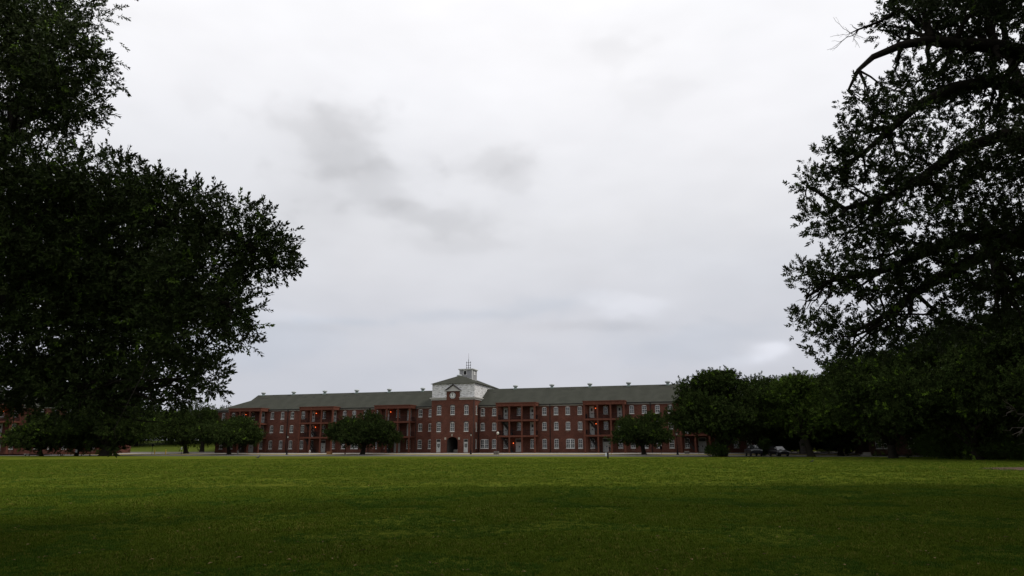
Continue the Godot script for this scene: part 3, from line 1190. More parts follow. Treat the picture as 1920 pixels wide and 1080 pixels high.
	box(cc, Vector3(x0 - 0.05, 17.55, z0 + 0.01), Vector3(x1 + 0.05, 17.68, z0 + 0.07))
	box(cc, Vector3(x1 + 0.01, 17.2, z1), Vector3(x1 + 0.07, 17.33, z0 + 0.05))
	obj("corner_board", cc, M.white, cup)
	var ct := mb()
	box(ct, Vector3(x0 - 0.22, 19.66, z1 - 0.22), Vector3(x1 + 0.22, 19.80, z0 + 0.22))
	box(ct, Vector3(x0 - 0.34, 19.80, z1 - 0.34), Vector3(x1 + 0.34, 19.94, z0 + 0.34))
	obj("cornice", ct, M.white, cup)
	var lv := mb()
	box(lv, Vector3(-5.30, 18.52, z0 + 0.02), Vector3(-4.64, 19.42, z0 + 0.075))
	var louver := obj("louver", lv, M.dark, cup)
	for k in 5:
		var sl := mb()
		obox(sl, Transform3D(Basis(Vector3.RIGHT, 0.6), Vector3(-4.97, 18.62 + k * 0.17, z0 + 0.09)), Vector3(0.66, 0.025, 0.12))
		obj("slat", sl, M.black_metal, louver)
	var lf := mb()
	for q in [[-5.42, -5.30], [-4.64, -4.52]]:
		box(lf, Vector3(q[0], 18.4, z0 + 0.02), Vector3(q[1], 19.54, z0 + 0.10))
	box(lf, Vector3(-5.30, 19.42, z0 + 0.02), Vector3(-4.64, 19.54, z0 + 0.10))
	box(lf, Vector3(-5.30, 18.40, z0 + 0.02), Vector3(-4.64, 18.52, z0 + 0.10))
	obj("louver_frame", lf, M.white, cup)
	var sp := mb()
	box(sp, Vector3(x1 + 0.02, 18.55, -7.6), Vector3(x1 + 0.08, 19.3, -6.5))
	obj("shutter_panel", sp, M.siding, cup)
	ventilator(root, -5.9, 17.6, -3.9)
	# aerial on the cupola
	var an := mb()
	tube(an, [Vector3(-4.7, 19.9, -7.0), Vector3(-4.7, 22.35, -7.0)], [0.075, 0.06], 8)
	for y in [20.35, 20.95, 21.6]:
		beam(an, Vector3(-5.22, y, -7.0), Vector3(-4.18, y, -7.0), 0.07, 0.07)
		for sx in [-0.52, 0.52]:
			beam(an, Vector3(-4.7 + sx, y - 0.20, -7.0), Vector3(-4.7 + sx, y + 0.24, -7.0), 0.10, 0.10)
	for sx in [-0.52, 0.52]:
		beam(an, Vector3(-4.7 + sx, 19.93, -7.0), Vector3(-4.7 + sx, 21.8, -7.0), 0.035, 0.035)
	var aerial := obj("aerial", an, M.black_metal, cup)
	var wh := mb()
	tube(wh, [Vector3(-4.7, 22.3, -7.0), Vector3(-4.7, 23.9, -7.0)], [0.045, 0.035], 6)
	obj("whip", wh, M.pale_grey, aerial)
	for u in [-9.7, 0.15]:
		pass
	var dp := mb()
	tube(dp, [Vector3(xr - 0.12, 0.3, zf + 0.09), Vector3(xr - 0.12, 12.1, zf + 0.09)], [0.07, 0.07], 8)
	obj("downpipe", dp, M.dark, root)
	downpipe(root, xr + 0.14)


func left_building() -> void:
	var root := thing("barracks_building", "red brick barracks at the far left edge half hidden by oak foliage", "building", Vector3(-122.5, 0.0, -170.0), 0.10)
	root.scale = Vector3.ONE * 1.08
	var c := []
	for u in [-20.0, -17.2, 6.0, 9.0, 12.0, 15.0, 18.0]: c.append([u, "w", "w", "w"])
	c.append([-5.0, "d", "d", "w"])
	c.append([-2.3, "w", "dd", "dd"])
	c.append([0.6, "w", "w", "w"])
	for q in c:
		if q[2] == "dd": q[2] = "d"
	wing(root, -24.0, 20.5, c, M.brick)
	gable_roof(root, -24.4, 20.9, true, true)
	gallery(root, [-6.9, -4.05, -1.2, 1.65], false, [[-2.0, 9.75]])
	ventilator(root, 8.0)
	ventilator(root, -8.0)


func right_house() -> void:
	var root := thing("brick_house", "dim brick house with twin white windows seen between the trees at right", "house", Vector3(60.5, 0.0, -119.0), -0.30)
	root.scale = Vector3(1, 0.9, 1)
	var c := []
	for u in [1.55, 2.75, 6.5, 9.5, 12.5, 17.0, 20.0]: c.append([u, "w", "w", "w"])
	wing(root, 0.0, 26.0, c, M.shaded_brown_brick)
	gable_roof(root, -0.4, 26.4, true, true)
	var st := mb()
	box(st, Vector3(-1.6, 0.0, 0.1), Vector3(-0.1, 0.35, 1.8))
	box(st, Vector3(-1.2, 0.35, 0.3), Vector3(-0.1, 0.7, 1.5))
	obj("step", st, M.concrete, root)


# ------------------------------------------------------------------ trees
func spray_mesh(key: String, n: int, leaf: float, width: float, length: float, seed_: int, wide := 1.0) -> ArrayMesh:
	# a twig with n folded leaves; grows along +y
	if cache.has(key): return cache[key]
	var r := RandomNumberGenerator.new()
	r.seed = seed_
	var st := mb()
	beam(st, Vector3.ZERO, Vector3(0, length * 0.9, 0), leaf * 0.05, leaf * 0.05)
	for k in n:
		var t := pow((k + 0.6) / n, 0.75)
		var base := Vector3(0, length * t, 0)
		var a := k * 2.39996 + r.randf_range(-0.4, 0.4)
		var open := lerpf(1.25, 0.35, t) * wide + r.randf_range(-0.25, 0.25)
		var dir := Vector3(cos(a) * sin(open), cos(open), sin(a) * sin(open)).normalized()
		var side := dir.cross(Vector3(r.randf_range(-1, 1), r.randf_range(-0.4, 1), r.randf_range(-1, 1)).normalized()).normalized()
		var nor := side.cross(dir)
		var L := leaf * r.randf_range(0.75, 1.2)
		var w := width * r.randf_range(0.8, 1.2) * 0.5
		var tip := base + dir * L - nor * L * 0.12
		var m1 := base + dir * L * 0.5
		var p1 := m1 + side * w + nor * w * 0.35
		var p2 := m1 - side * w + nor * w * 0.35
		tri(st, base, p1, m1)
		tri(st, base, m1, p2)
		tri(st, m1, p1, tip)
		tri(st, m1, tip, p2)
	cache[key] = done(st)
	return cache[key]


func rand_dir(r: RandomNumberGenerator) -> Vector3:
	var z := r.randf_range(-1.0, 1.0)
	var a := r.randf() * TAU
	var s := sqrt(1.0 - z * z)
	return Vector3(cos(a) * s, z, sin(a) * s)


func foliage(parent: Node3D, lobes: Array, per: float, mesh: Mesh, smin: float, smax: float, seed_: int, base: Color, young: float, hollow := 0.45, droop := 0.0, ragged := 0.35, gap_at := -0.22) -> MultiMeshInstance3D:
	# lobes: [centre (local), radii]; per: sprays per square metre of lobe surface
	var r := RandomNumberGenerator.new()
	r.seed = seed_
	var nz := FastNoiseLite.new()
	nz.seed = seed_
	nz.frequency = 1.0
	nz.fractal_octaves = 3
	var xf := []
	var cols := []
	for l in lobes:
		var c: Vector3 = l[0]
		var R: Vector3 = l[1]
		var mean := (R.x + R.y + R.z) / 3.0
		var dens: float = l[2] if l.size() > 2 else 1.0
		var n := int(per * dens * 12.57 * mean * mean) + 3
		for k in n:
			var d := rand_dir(r)
			var lump := 1.0 + ragged * nz.get_noise_3d(d.x * 1.9 + c.x * 3.0, d.y * 1.9 + c.y * 3.0, d.z * 1.9 + c.z * 3.0) * 2.0
			var f := lerpf(hollow, 1.0, pow(r.randf(), 0.6)) * lump
			var p := c + d * R * f
			# gaps: whole tufts missing
			var gap := nz.get_noise_3d(p.x * 0.9 / maxf(mean, 0.5) * 1.3 + 40.0, p.y * 1.6 / maxf(mean, 0.5), p.z * 0.9 / maxf(mean, 0.5) * 1.3)
			if gap < gap_at and r.randf() < 0.9:
				continue
			var y := (d * 0.8 + Vector3(0, 0.35 - droop, 0) + rand_dir(r) * 0.75).normalized()
			var x := y.cross(rand_dir(r)).normalized()
			var s := r.randf_range(smin, smax)
			xf.append(Transform3D(Basis(x, y, x.cross(y)) * s, p))
			var t := r.randf_range(0.65, 1.4)
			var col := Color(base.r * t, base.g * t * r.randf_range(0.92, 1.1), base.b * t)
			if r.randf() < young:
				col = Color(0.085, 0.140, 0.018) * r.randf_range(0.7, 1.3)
			cols.append(col)
	var mm := MultiMesh.new()
	mm.transform_format = MultiMesh.TRANSFORM_3D
	mm.use_colors = true
	mm.mesh = mesh
	mm.instance_count = xf.size()
	for i in xf.size():
		mm.set_instance_transform(i, xf[i])
		mm.set_instance_color(i, cols[i])
	var o := MultiMeshInstance3D.new()
	o.name = "crown"
	o.multimesh = mm
	o.material_override = M.far_leaf if smin < 0.75 and per < 20.0 else M.leaf
	o.set_meta("kind", "stuff")
	parent.add_child(o, true)
	return o


func crooked(a: Vector3, b: Vector3, sag: Vector3, n: int, wob: float, r: RandomNumberGenerator) -> Array:
	var pts := []
	for i in n + 1:
		var t := float(i) / n
		var p := a.lerp(b, t) + sag * 4.0 * t * (1.0 - t)
		if i > 0 and i < n:
			p += rand_dir(r) * wob
		pts.append(p)
	return pts


func radii(n: int, a: float, b: float) -> Array:
	var o := []
	for i in n:
		o.append(lerpf(a, b, pow(float(i) / (n - 1), 0.8)))
	return o


func limb(parent: Node3D, pts: Array, r0: float, r1: float, twigs: Array, r: RandomNumberGenerator, sides := 7, called := "limb") -> void:
	# one limb with its own side branches; twigs: points that a branch should reach
	var st := mb()
	tube(st, pts, radii(pts.size(), r0, r1), sides)
	var n := pts.size()
	for tw in twigs:
		var k: int = clampi(int(n * r.randf_range(0.4, 1.0)), 1, n - 1)
		var best := k
		for q in range(1, n):
			if (pts[q] as Vector3).distance_to(tw) < (pts[best] as Vector3).distance_to(tw) and r.randf() < 0.7:
				best = q
		var a: Vector3 = pts[best]
		var rr := lerpf(r0, r1, float(best) / (n - 1)) * 0.55
		var L: float = a.distance_to(tw)
		var br := crooked(a, tw, Vector3(0, -0.04 * L, 0), 5, L * 0.05, r)
		tube(st, br, radii(6, rr, maxf(rr * 0.12, 0.004)), 5)
		for q in 2:
			var m: Vector3 = br[2 + q]
			var e: Vector3 = m + (rand_dir(r) * 0.5 + (tw - a).normalized() * 0.5) * L * 0.4
			tube(st, crooked(m, e, Vector3.ZERO, 3, L * 0.03, r), radii(4, rr * 0.4, maxf(rr * 0.06, 0.003)), 4)
	obj(called, st, M.bark, parent)


func trunk(parent: Node3D, h: float, r0: float, lean := Vector3.ZERO) -> void:
	var st := mb()
	var prof := [[0.0, 1.4], [0.1, 1.18], [0.35, 1.0], [0.7, 0.9], [1.0, 0.95]]
	var pts := [Vector3(0, -0.15, 0)]
	var rad := [r0 * 1.55]
	for p in prof:
		pts.append(Vector3(0, h * p[0], 0) + lean * p[0])
		rad.append(r0 * p[1])
	tube(st, pts, rad, 12)
	obj("trunk", st, M.bark, parent)


func auto_lobes(w: float, h: float, bottom: float, n: int, r: RandomNumberGenerator, deep := 1.0) -> Array:
	# a broad live-oak crown as lobes over a flattened dome
	var out := []
	var mid := bottom + (h - bottom) * 0.42
	out.append([Vector3(0, mid, 0), Vector3(w * 0.30, (h - bottom) * 0.36, w * 0.30 * deep)])
	for k in n:
		var a := TAU * k / n + r.randf_range(-0.3, 0.3)
		var t := r.randf()
		var el := lerpf(-0.35, 1.3, pow(t, 1.45))
		var rx := w * 0.5 * cos(maxf(el, 0.0)) * r.randf_range(0.52, 0.86)
		var y := mid + sin(el) * ((h - mid) if el > 0.0 else (mid - bottom)) * 0.76
		var s := r.randf_range(0.55, 1.2)
		out.append([Vector3(cos(a) * rx, y, sin(a) * rx * deep), Vector3(w * 0.17, w * r.randf_range(0.075, 0.115), w * 0.17) * s])
	return out


func oak(label: String, at: Vector3, w: float, h: float, bottom: float, rt: float, seed_: int, opt := {}) -> Node3D:
	var r := RandomNumberGenerator.new()
	r.seed = seed_
	var t := thing("live_oak_tree", label, "tree", at, 0.0, opt.get("group", "oaks beyond the lawn"))
	var lean: Vector3 = opt.get("lean", Vector3(r.randf_range(-0.4, 0.4), 0, r.randf_range(-0.3, 0.3)))
	var fork: float = opt.get("fork", clampf(bottom + 0.5, 1.4, 3.5))
	trunk(t, fork, rt, lean)
	var lobes: Array = auto_lobes(w, h, bottom, opt.get("n", 16), r)
	var shift: Vector3 = opt.get("shift", Vector3.ZERO)
	for l in lobes: l[0] += shift
	var f0 := Vector3(0, fork - 0.15, 0) + lean
	var k := 0
	for l in lobes:
		k += 1
		if k % 2 == 0 and lobes.size() > 10: continue
		var c: Vector3 = l[0]
		var d := c - f0
		limb(t, crooked(f0, c, Vector3(0, d.length() * 0.06, 0), 6, d.length() * 0.03, r), rt * 0.5, rt * 0.08, [c + rand_dir(r) * l[1] * 0.8, c + rand_dir(r) * l[1] * 0.8], r, 6)
	var sc: float = opt.get("scale", 1.0)
	var sp := spray_mesh("far_spray", 11, 0.30, 0.15, 0.55, 71, 1.15)
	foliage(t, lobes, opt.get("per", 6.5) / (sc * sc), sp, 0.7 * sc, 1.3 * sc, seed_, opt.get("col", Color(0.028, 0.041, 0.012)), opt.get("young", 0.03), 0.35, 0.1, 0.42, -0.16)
	return t


func shrub(called: String, label: String, at: Vector3, w: float, h: float, seed_: int, per := 18.0) -> void:
	var r := RandomNumberGenerator.new()
	r.seed = seed_
	var t := thing(called, label, "shrub", at)
	var st := mb()
	for k in 6:
		var a := r.randf() * TAU
		tube(st, crooked(Vector3(cos(a) * 0.08, -0.05, sin(a) * 0.08), Vector3(cos(a) * w * 0.3, h * 0.7, sin(a) * w * 0.3), Vector3.ZERO, 4, 0.04, r), radii(5, 0.035, 0.01), 5)
	obj("stem", st, M.bark, t)
	var lobes := [[Vector3(0, h * 0.5, 0), Vector3(w * 0.5, h * 0.5, w * 0.5)]]
	for k in 4:
		var a := TAU * k / 4.0 + r.randf()
		lobes.append([Vector3(cos(a) * w * 0.3, h * r.randf_range(0.3, 0.6), sin(a) * w * 0.3), Vector3(w * 0.3, h * 0.3, w * 0.3)])
	foliage(t, lobes, per, spray_mesh("far_spray", 11, 0.30, 0.15, 0.55, 71, 1.15), 0.4, 0.7, seed_, Color(0.034, 0.055, 0.014), 0.04, 0.4, 0.0, 0.15)


func far_trees() -> void:
	oak("small round live oak before the left end of the brick barracks", loc(-54.4, rise(14.0), 14.0), 15.5, 8.6, 1.7, 0.42, 101, {"n": 22})
	oak("low spreading live oak in front of the barracks left of the clock tower", loc(-20.9, rise(14.0), 14.0), 15.0, 8.5, 1.5, 0.48, 102, {"n": 22, "col": Color(0.024, 0.035, 0.011), "young": 0.015})
	oak("low round live oak in front of the right wing beside the walking person", loc(38.3, rise(13.5), 13.5), 12.5, 7.4, 1.4, 0.42, 103, {"n": 22})
	oak("tall broad live oak hiding the right end of the barracks", Vector3(35.0, 0, -116.5), 17.0, 15.0, 1.4, 0.6, 104, {"n": 30, "per": 7.5})
	oak("tall live oak peeping out behind the parked cars", Vector3(47.5, 0, -134.0), 17.0, 15.0, 1.0, 0.5, 105, {"n": 24, "per": 8.0})
	oak("leaning live oak right of the parked cars with yellow-green crown", Vector3(47.6, 0, -112.0), 15.0, 13.2, 2.5, 0.5, 106, {"n": 20, "young": 0.10, "lean": Vector3(-0.7, 0, 0), "col": Color(0.042, 0.064, 0.014)})
	oak("dark live oak between the leaning oak and the grove", Vector3(57.0, 0, -122.0), 17.0, 15.2, 0.8, 0.5, 157, {"n": 24, "per": 8.0})
	oak("large dark live oak in the right grove before the brick house", Vector3(52.5, 0, -97.0), 19.0, 16.0, 1.3, 0.55, 107, {"n": 24, "young": 0.07})
	oak("large dark live oak in the middle of the right grove", Vector3(55.5, 0, -84.0), 20.0, 16.5, 0.9, 0.55, 108, {"n": 24, "young": 0.06})
	oak("dark live oak at the right picture edge behind the dead branches", Vector3(58.0, 0, -72.0), 20.0, 17.0, 0.9, 0.6, 109, {"n": 26, "young": 0.03})
	oak("deep dark live oak at the back of the right grove", Vector3(70.0, 0, -96.0), 20.0, 16.0, 1.6, 0.7, 110, {"n": 22, "per": 5.0})
	oak("dim live oak behind the right grove beside the brick house", Vector3(68.0, 0, -112.0), 18.0, 14.0, 1.2, 0.6, 111, {"n": 20, "per": 5.0})
	oak("dim live oak farthest right behind the grove", Vector3(80.0, 0, -90.0), 20.0, 15.0, 1.2, 0.6, 112, {"n": 20, "per": 5.0})
	oak("dim live oak behind the leaning oak near the grey statue", Vector3(64.0, 0, -134.0), 16.0, 12.5, 1.8, 0.5, 113, {"n": 18, "per": 5.0})
	oak("massive-trunked live oak beyond the lawn at the left", Vector3(-87.5, 0, -151.0), 20.0, 15.0, 1.5, 1.1, 114, {"n": 24})
	oak("bushy live oak before the far left barracks", Vector3(-101.0, 0, -150.5), 14.0, 9.0, 0.4, 0.4, 115, {"n": 24, "young": 0.08, "per": 9.0})
	oak("live oak left of the massive-trunked oak", Vector3(-95.0, 0, -153.0), 14.0, 9.0, 0.4, 0.4, 116, {"n": 24, "per": 9.0})
	oak("live oak by the yellow bollards on the left", loc(-92.0, 0.45, -22.0), 17.0, 13.0, 2.6, 0.6, 117, {"n": 18, "young": 0.06})
	oak("slimmer live oak between the bollards and the barracks end", loc(-86.0, 0.45, -30.0), 14.0, 12.5, 2.6, 0.5, 118, {"n": 16})
	oak("live oak on the bank far behind the left street", loc(-104.0, 2.6, -52.0), 18.0, 13.0, 1.5, 0.5, 119, {"n": 16, "per": 4.0})
	var back := [["dark live oak closing the view behind the silver car", 62.0, 158.0], ["dark live oak closing the view left of the brick house", 74.0, 150.0], ["dark live oak rising behind the brick house roof", 86.0, 141.0], ["dark live oak rising behind the right end of the brick house", 99.0, 130.0], ["dark live oak beyond the far right corner of the grove", 112.0, 116.0]]
	for k in back.size():
		oak(back[k][0], Vector3(back[k][1], 0, -back[k][2]), 17.0, 12.0 + (k % 3), 0.5, 0.5, 140 + k, {"n": 16, "per": 4.0})
	oak("live oak filling the gap behind the massive-trunked oak", Vector3(-80.0, 0.4, -172.0), 18.0, 12.0, 1.4, 0.5, 150, {"n": 18, "per": 5.0})
	oak("live oak on the bank behind the small round oak", loc(-84.0, 1.4, -40.0), 18.0, 13.5, 1.0, 0.5, 151, {"n": 18, "per": 5.0})
	shrub("rounded_bush", "tall rounded dark bush between the two parked cars", Vector3(44.0, 0.02, -122.5), 1.9, 3.0, 301)
	shrub("leafy_shrub", "dark shrub at the foot of the broad oak by the barracks end", Vector3(33.6, 0, -115.5), 3.2, 2.0, 302, 12.0)
	oak("low bushy oak against the end wall of the far left barracks", Vector3(-89.5, 0.15, -158.0), 8.5, 7.5, 0.4, 0.25, 153, {"n": 12, "per": 8.0})
	oak("oak crowning the bank left of the bollards, far back", Vector3(-129.0, 2.2, -240.0), 17.0, 12.0, 0.2, 0.5, 154, {"n": 16, "per": 5.0})
	oak("oak crowning the bank behind the bollards, far back", Vector3(-117.0, 2.8, -240.0), 17.0, 12.0, 0.2, 0.5, 155, {"n": 16, "per": 5.0})
	oak("oak crowning the bank near the barracks end, far back", Vector3(-105.0, 3.3, -240.0), 16.0, 11.0, 0.2, 0.5, 156, {"n": 16, "per": 5.0})
	for k in 5:
		shrub("hedge_bush", ["leftmost hedge bush under the far left barracks windows", "second hedge bush under the far left barracks windows", "third hedge bush under the far left barracks windows", "fourth hedge bush under the far left barracks windows", "rightmost hedge bush under the far left barracks windows"][k], loc(-104.0 + k * 2.6, rise(12.0), 12.0 - k * 0.3), 3.0, 1.3, 310 + k, 10.0)
	for k in 9:
		shrub("street_hedge_bush", ["first", "second", "third", "fourth", "fifth", "sixth", "seventh", "eighth", "ninth"][k] + " bush from the left in the dark row beyond the right street", loc(64.0 + k * 4.0, rise(3.0), 3.0 - k * 0.6), 6.0, 4.6 + (k % 3) * 0.6, 360 + k, 20.0)
	for k in 5:
		shrub("grove_bush", ["leftmost", "second", "middle", "fourth", "rightmost"][k] + " low dark bush beneath the front oaks of the right grove", Vector3(56.0 + k * 1.6, 0, -90.0 + k * 5.0), 6.0, 3.2, 380 + k, 14.0)
	for k in 7:
		shrub("far_bush", ["first", "second", "third", "fourth", "fifth", "sixth", "seventh"][k] + " far bush from the left closing the view under the right oaks", Vector3(58.0 + k * 8.0, 0, -172.0 + k * 5.0), 10.5, 5.0, 400 + k, 7.0)
	for k in 5:
		shrub("bank_bush", ["first", "second", "third", "fourth", "fifth"][k] + " far bush from the left along the grassy bank", Vector3(-136.0 + k * 8.0, 1.9 + k * 0.36, -241.0), 10.0, 6.5, 410 + k, 6.0)
	# dense undergrowth at the back of the right grove
	for k in 12:
		shrub("thicket_bush", ["first", "second", "third", "fourth", "fifth", "sixth", "seventh", "eighth", "ninth", "tenth", "eleventh", "twelfth"][k] + " dark thicket bush from the left at the back of the right grove", Vector3(63.0 + k * 2.6, 0, -106.0 + k * 2.3), 5.0, 3.8, 330 + k, 12.0)


func lobe_list(a: Array, at: Vector3, dens := 1.0) -> Array:
	var o := []
	for l in a:
		o.append([Vector3(l[0], l[1], l[2]) - at, Vector3(l[3], l[4], (l[3] + l[4]) * 0.55), dens])
	return o


func near_trees() -> void:
	var r := RandomNumberGenerator.new()
	r.seed = 881
	# ------- left live oak: trunk stands outside the picture
	var at := Vector3(-13.0, 0, -12.5)
	var t := thing("foreground_oak_tree", "large dark live oak whose crown fills the left side of the picture", "tree", at, 0.0, "oaks framing the lawn")
	trunk(t, 2.6, 0.62, Vector3(0.2, 0, 0.1))
	var lobes := lobe_list([[-9.69,9.67,-12.00,1.16,0.84],[-8.30,8.77,-11.50,0.70,0.60],[-8.37,7.89,-11.50,0.84,0.49],[-10.39,8.96,-13.00,1.34,1.12],[-8.26,6.21,-11.00,1.19,0.64],[-7.04,6.02,-11.00,1.05,0.59],[-5.80,5.58,-11.00,0.91,0.56],[-4.76,5.15,-11.00,0.76,0.54],[-4.20,4.85,-11.00,0.52,0.40],[-3.75,4.62,-10.80,0.22,0.22],[-5.14,4.41,-11.00,0.93,0.71],[-6.72,5.06,-12.00,1.36,1.07],[-8.19,5.17,-12.00,1.46,1.27],[-10.18,5.69,-13.00,1.70,1.59],[-4.44,3.85,-10.50,0.40,0.42],[-4.23,3.34,-10.50,0.21,0.27],[-5.31,3.51,-11.00,0.74,0.61],[-6.94,3.78,-12.00,1.33,0.95],[-8.36,3.69,-12.00,1.42,1.04],[-4.93,2.77,-11.00,0.30,0.33],[-5.82,2.74,-11.50,0.67,0.45],[-7.27,2.70,-12.00,1.12,0.51],[-8.85,2.84,-12.50,1.17,0.53]], at)
	var rest := lobe_list([[-12.0,7.0,-11.0,2.4,2.2],[-13.0,10.5,-12.5,3.0,2.2],[-16.0,7.0,-12.0,3.0,2.4],[-13.5,6.0,-16.0,2.6,2.2],[-12.5,5.0,-8.0,2.6,2.0],[-11.0,3.6,-10.5,1.6,1.2],[-10.5,7.5,-9.0,2.0,1.8],[-17.0,4.0,-10.0,2.4,1.8],[-10.8,11.5,-13.0,2.0,1.4],[-9.0,5.4,-13.6,2.0,1.8],[-7.0,4.4,-13.2,1.6,1.2]], at, 0.6)
	var fork := Vector3(0.2, 2.5, 0.1)
	var main := [[Vector3(-8.6, 2.75, -12.4), [17, 18, 20, 21, 22, 19]], [Vector3(-8.0, 4.6, -12.2), [11, 12, 10, 16, 14, 15]], [Vector3(-8.2, 5.8, -11.6), [4, 5, 6, 7, 8, 9]], [Vector3(-9.8, 7.6, -12.4), [0, 1, 2, 3, 13]]]
	for m in main:
		var e: Vector3 = m[0] - at
		var pts := crooked(fork, e, Vector3(0, 0.25, 0), 6, 0.16, r)
		var far: Vector3 = lobes[m[1][m[1].size() - 2]][0]
		for p in crooked(e, far, Vector3(0, 0.2, 0), 5, 0.12, r).slice(1): pts.append(p)
		var tw := []
		for k in m[1]:
			for q in 4:
				tw.append(lobes[k][0] + rand_dir(r) * lobes[k][1] * 0.75)
		limb(t, pts, 0.26, 0.03, tw, r, 9)
	for l in rest:
		var pts := crooked(fork, l[0], Vector3(0, 0.4, 0), 6, 0.2, r)
		limb(t, pts, 0.24, 0.05, [l[0] + rand_dir(r) * l[1] * 0.7, l[0] + rand_dir(r) * l[1] * 0.7], r, 7)
	var leaf := spray_mesh("near_spray", 15, 0.078, 0.030, 0.22, 7)
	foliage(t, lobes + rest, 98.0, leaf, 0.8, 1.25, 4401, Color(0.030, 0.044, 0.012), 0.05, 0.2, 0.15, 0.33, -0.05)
	hanging_twig(t, at)
	# ------- right live oak: heavy limbs reach in from the right
	at = Vector3(19.5, 0, -20.5)
	t = thing("foreground_oak_tree", "huge live oak with heavy bare limbs reaching in from the right", "tree", at, 0.0, "oaks framing the lawn")
	trunk(t, 3.2, 0.95, Vector3(0.1, 0, 0.1))
	lobes = lobe_list([[13.11,15.53,-20.00,1.06,0.88],[14.87,15.52,-20.00,1.59,1.06],[16.19,14.92,-20.00,1.41,1.41],[13.48,13.18,-20.00,1.55,1.04],[15.29,12.61,-20.00,1.72,1.20],[10.76,11.89,-19.00,0.68,0.52],[11.64,11.18,-19.00,1.29,0.81],[10.31,10.83,-19.00,0.61,0.48],[9.47,9.75,-18.50,0.74,0.50],[8.63,9.10,-18.50,0.46,0.46],[10.46,9.46,-19.00,1.27,0.87],[12.39,9.62,-19.00,1.59,1.11],[14.48,9.65,-19.50,1.79,1.30],[8.82,7.96,-18.50,0.64,0.58],[10.27,7.80,-19.00,1.24,0.93],[12.13,7.80,-19.00,1.71,1.09],[14.73,8.11,-20.00,1.64,1.15],[7.98,6.19,-18.00,0.44,0.38],[8.93,6.24,-18.50,0.82,0.67],[10.53,6.20,-19.00,1.37,0.92],[12.21,6.20,-19.00,1.37,0.92],[14.70,5.94,-20.00,1.12,0.72],[7.78,4.94,-18.00,0.34,0.40],[8.78,4.81,-18.50,0.73,0.53],[10.17,4.51,-19.00,1.12,0.54],[8.70,4.07,-18.50,0.61,0.26],[11.71,4.81,-19.00,1.05,0.48],[13.93,5.13,-20.00,1.27,0.41]], at)
	rest = lobe_list([[9.0,19.6,-15.0,3.2,1.4],[13.5,20.0,-18.0,3.6,1.6],[19.5,21.0,-25.0,3.2,1.6],[18.5,18.5,-21.0,3.8,2.0],[24.5,15.0,-27.0,3.8,2.6],[25.5,10.0,-28.0,3.6,2.6],[24.5,13.0,-21.0,4.0,3.0],[23.0,9.0,-14.0,4.0,2.8],[19.0,13.0,-14.5,3.8,2.6],[17.5,8.5,-12.5,3.2,2.2],[15.0,16.0,-14.0,3.4,2.0],[5.5,17.0,-12.5,2.8,1.3],[11.0,14.2,-12.0,2.6,1.4],[26.0,7.0,-24.0,3.6,2.6],[19.0,8.0,-24.0,2.6,2.0],[18.5,11.0,-18.5,2.4,1.8],[18.0,6.0,-20.0,2.0,1.4]], at, 0.5)
	var L := [
		[[Vector3(19.65,9.0,-20.4),Vector3(18.6,12.97,-20.00),Vector3(16.67,14.15,-19.88),Vector3(15.55,14.21,-19.75),Vector3(14.28,14.29,-19.62),Vector3(13.44,14.37,-19.50),Vector3(12.38,13.98,-19.37),Vector3(11.42,13.59,-19.25),Vector3(10.78,12.96,-19.13),Vector3(10.32,12.34,-19.00)], 0.30, [0, 1, 2, 3, 4, 5, 6]],
		[[Vector3(19.39,8.5,-20.3),Vector3(17.9,12.2,-19.9),Vector3(15.24,12.94,-19.60),Vector3(13.87,12.56,-19.40),Vector3(12.49,11.81,-19.20),Vector3(11.44,10.92,-19.00),Vector3(10.43,10.05,-18.80),Vector3(9.62,9.50,-18.60)], 0.26, [6, 7, 8, 9, 10]],
		[[Vector3(19.3,6.0,-20.2),Vector3(17.6,9.6,-19.9),Vector3(15.30,11.1,-19.57),Vector3(13.70,10.47,-19.36),Vector3(12.30,9.51,-19.14),Vector3(10.97,8.76,-18.93),Vector3(9.57,8.36,-18.71),Vector3(8.46,8.93,-18.50)], 0.27, [11, 12, 13, 14, 9]],
		[[Vector3(19.3,4.5,-20.2),Vector3(16.88,8.21,-19.80),Vector3(15.40,7.98,-19.60),Vector3(14.18,7.26,-19.40),Vector3(13.03,6.72,-19.20),Vector3(11.56,5.89,-19.00),Vector3(10.46,5.23,-18.80),Vector3(9.40,4.67,-18.60)], 0.30, [16, 19, 20, 21, 23, 24, 25, 26, 27]],
		[[Vector3(19.3,4.0,-20.2),Vector3(16.8,7.2,-20.2),Vector3(14.6,7.9,-19.8),Vector3(12.6,7.3,-19.3),Vector3(10.6,6.5,-18.9),Vector3(8.9,6.1,-18.5),Vector3(8.0,5.6,-18.1)], 0.22, [15, 17, 18, 22, 14]]]
	for m in L:
		var pts := [Vector3(0.1, 3.0, 0.1)]
		for p in m[0]: pts.append(p - at + rand_dir(r) * 0.06)
		var tw := []
		for k in m[2]:
			for q in 4:
				tw.append(lobes[k][0] + rand_dir(r) * lobes[k][1] * 0.85)
		limb(t, pts, m[1] * 1.35, 0.035, tw, r, 10)
	# bare, upswept branches
	var bare := [[[Vector3(13.44,14.37,-19.5),Vector3(13.72,15.52,-20.0),Vector3(13.78,16.9,-20.0)], 0.15], [[Vector3(13.5,15.1,-20.0),Vector3(12.89,15.74,-19.88),Vector3(12.05,15.16,-19.75),Vector3(11.24,14.78,-19.62),Vector3(10.90,14.57,-19.50)], 0.09]]
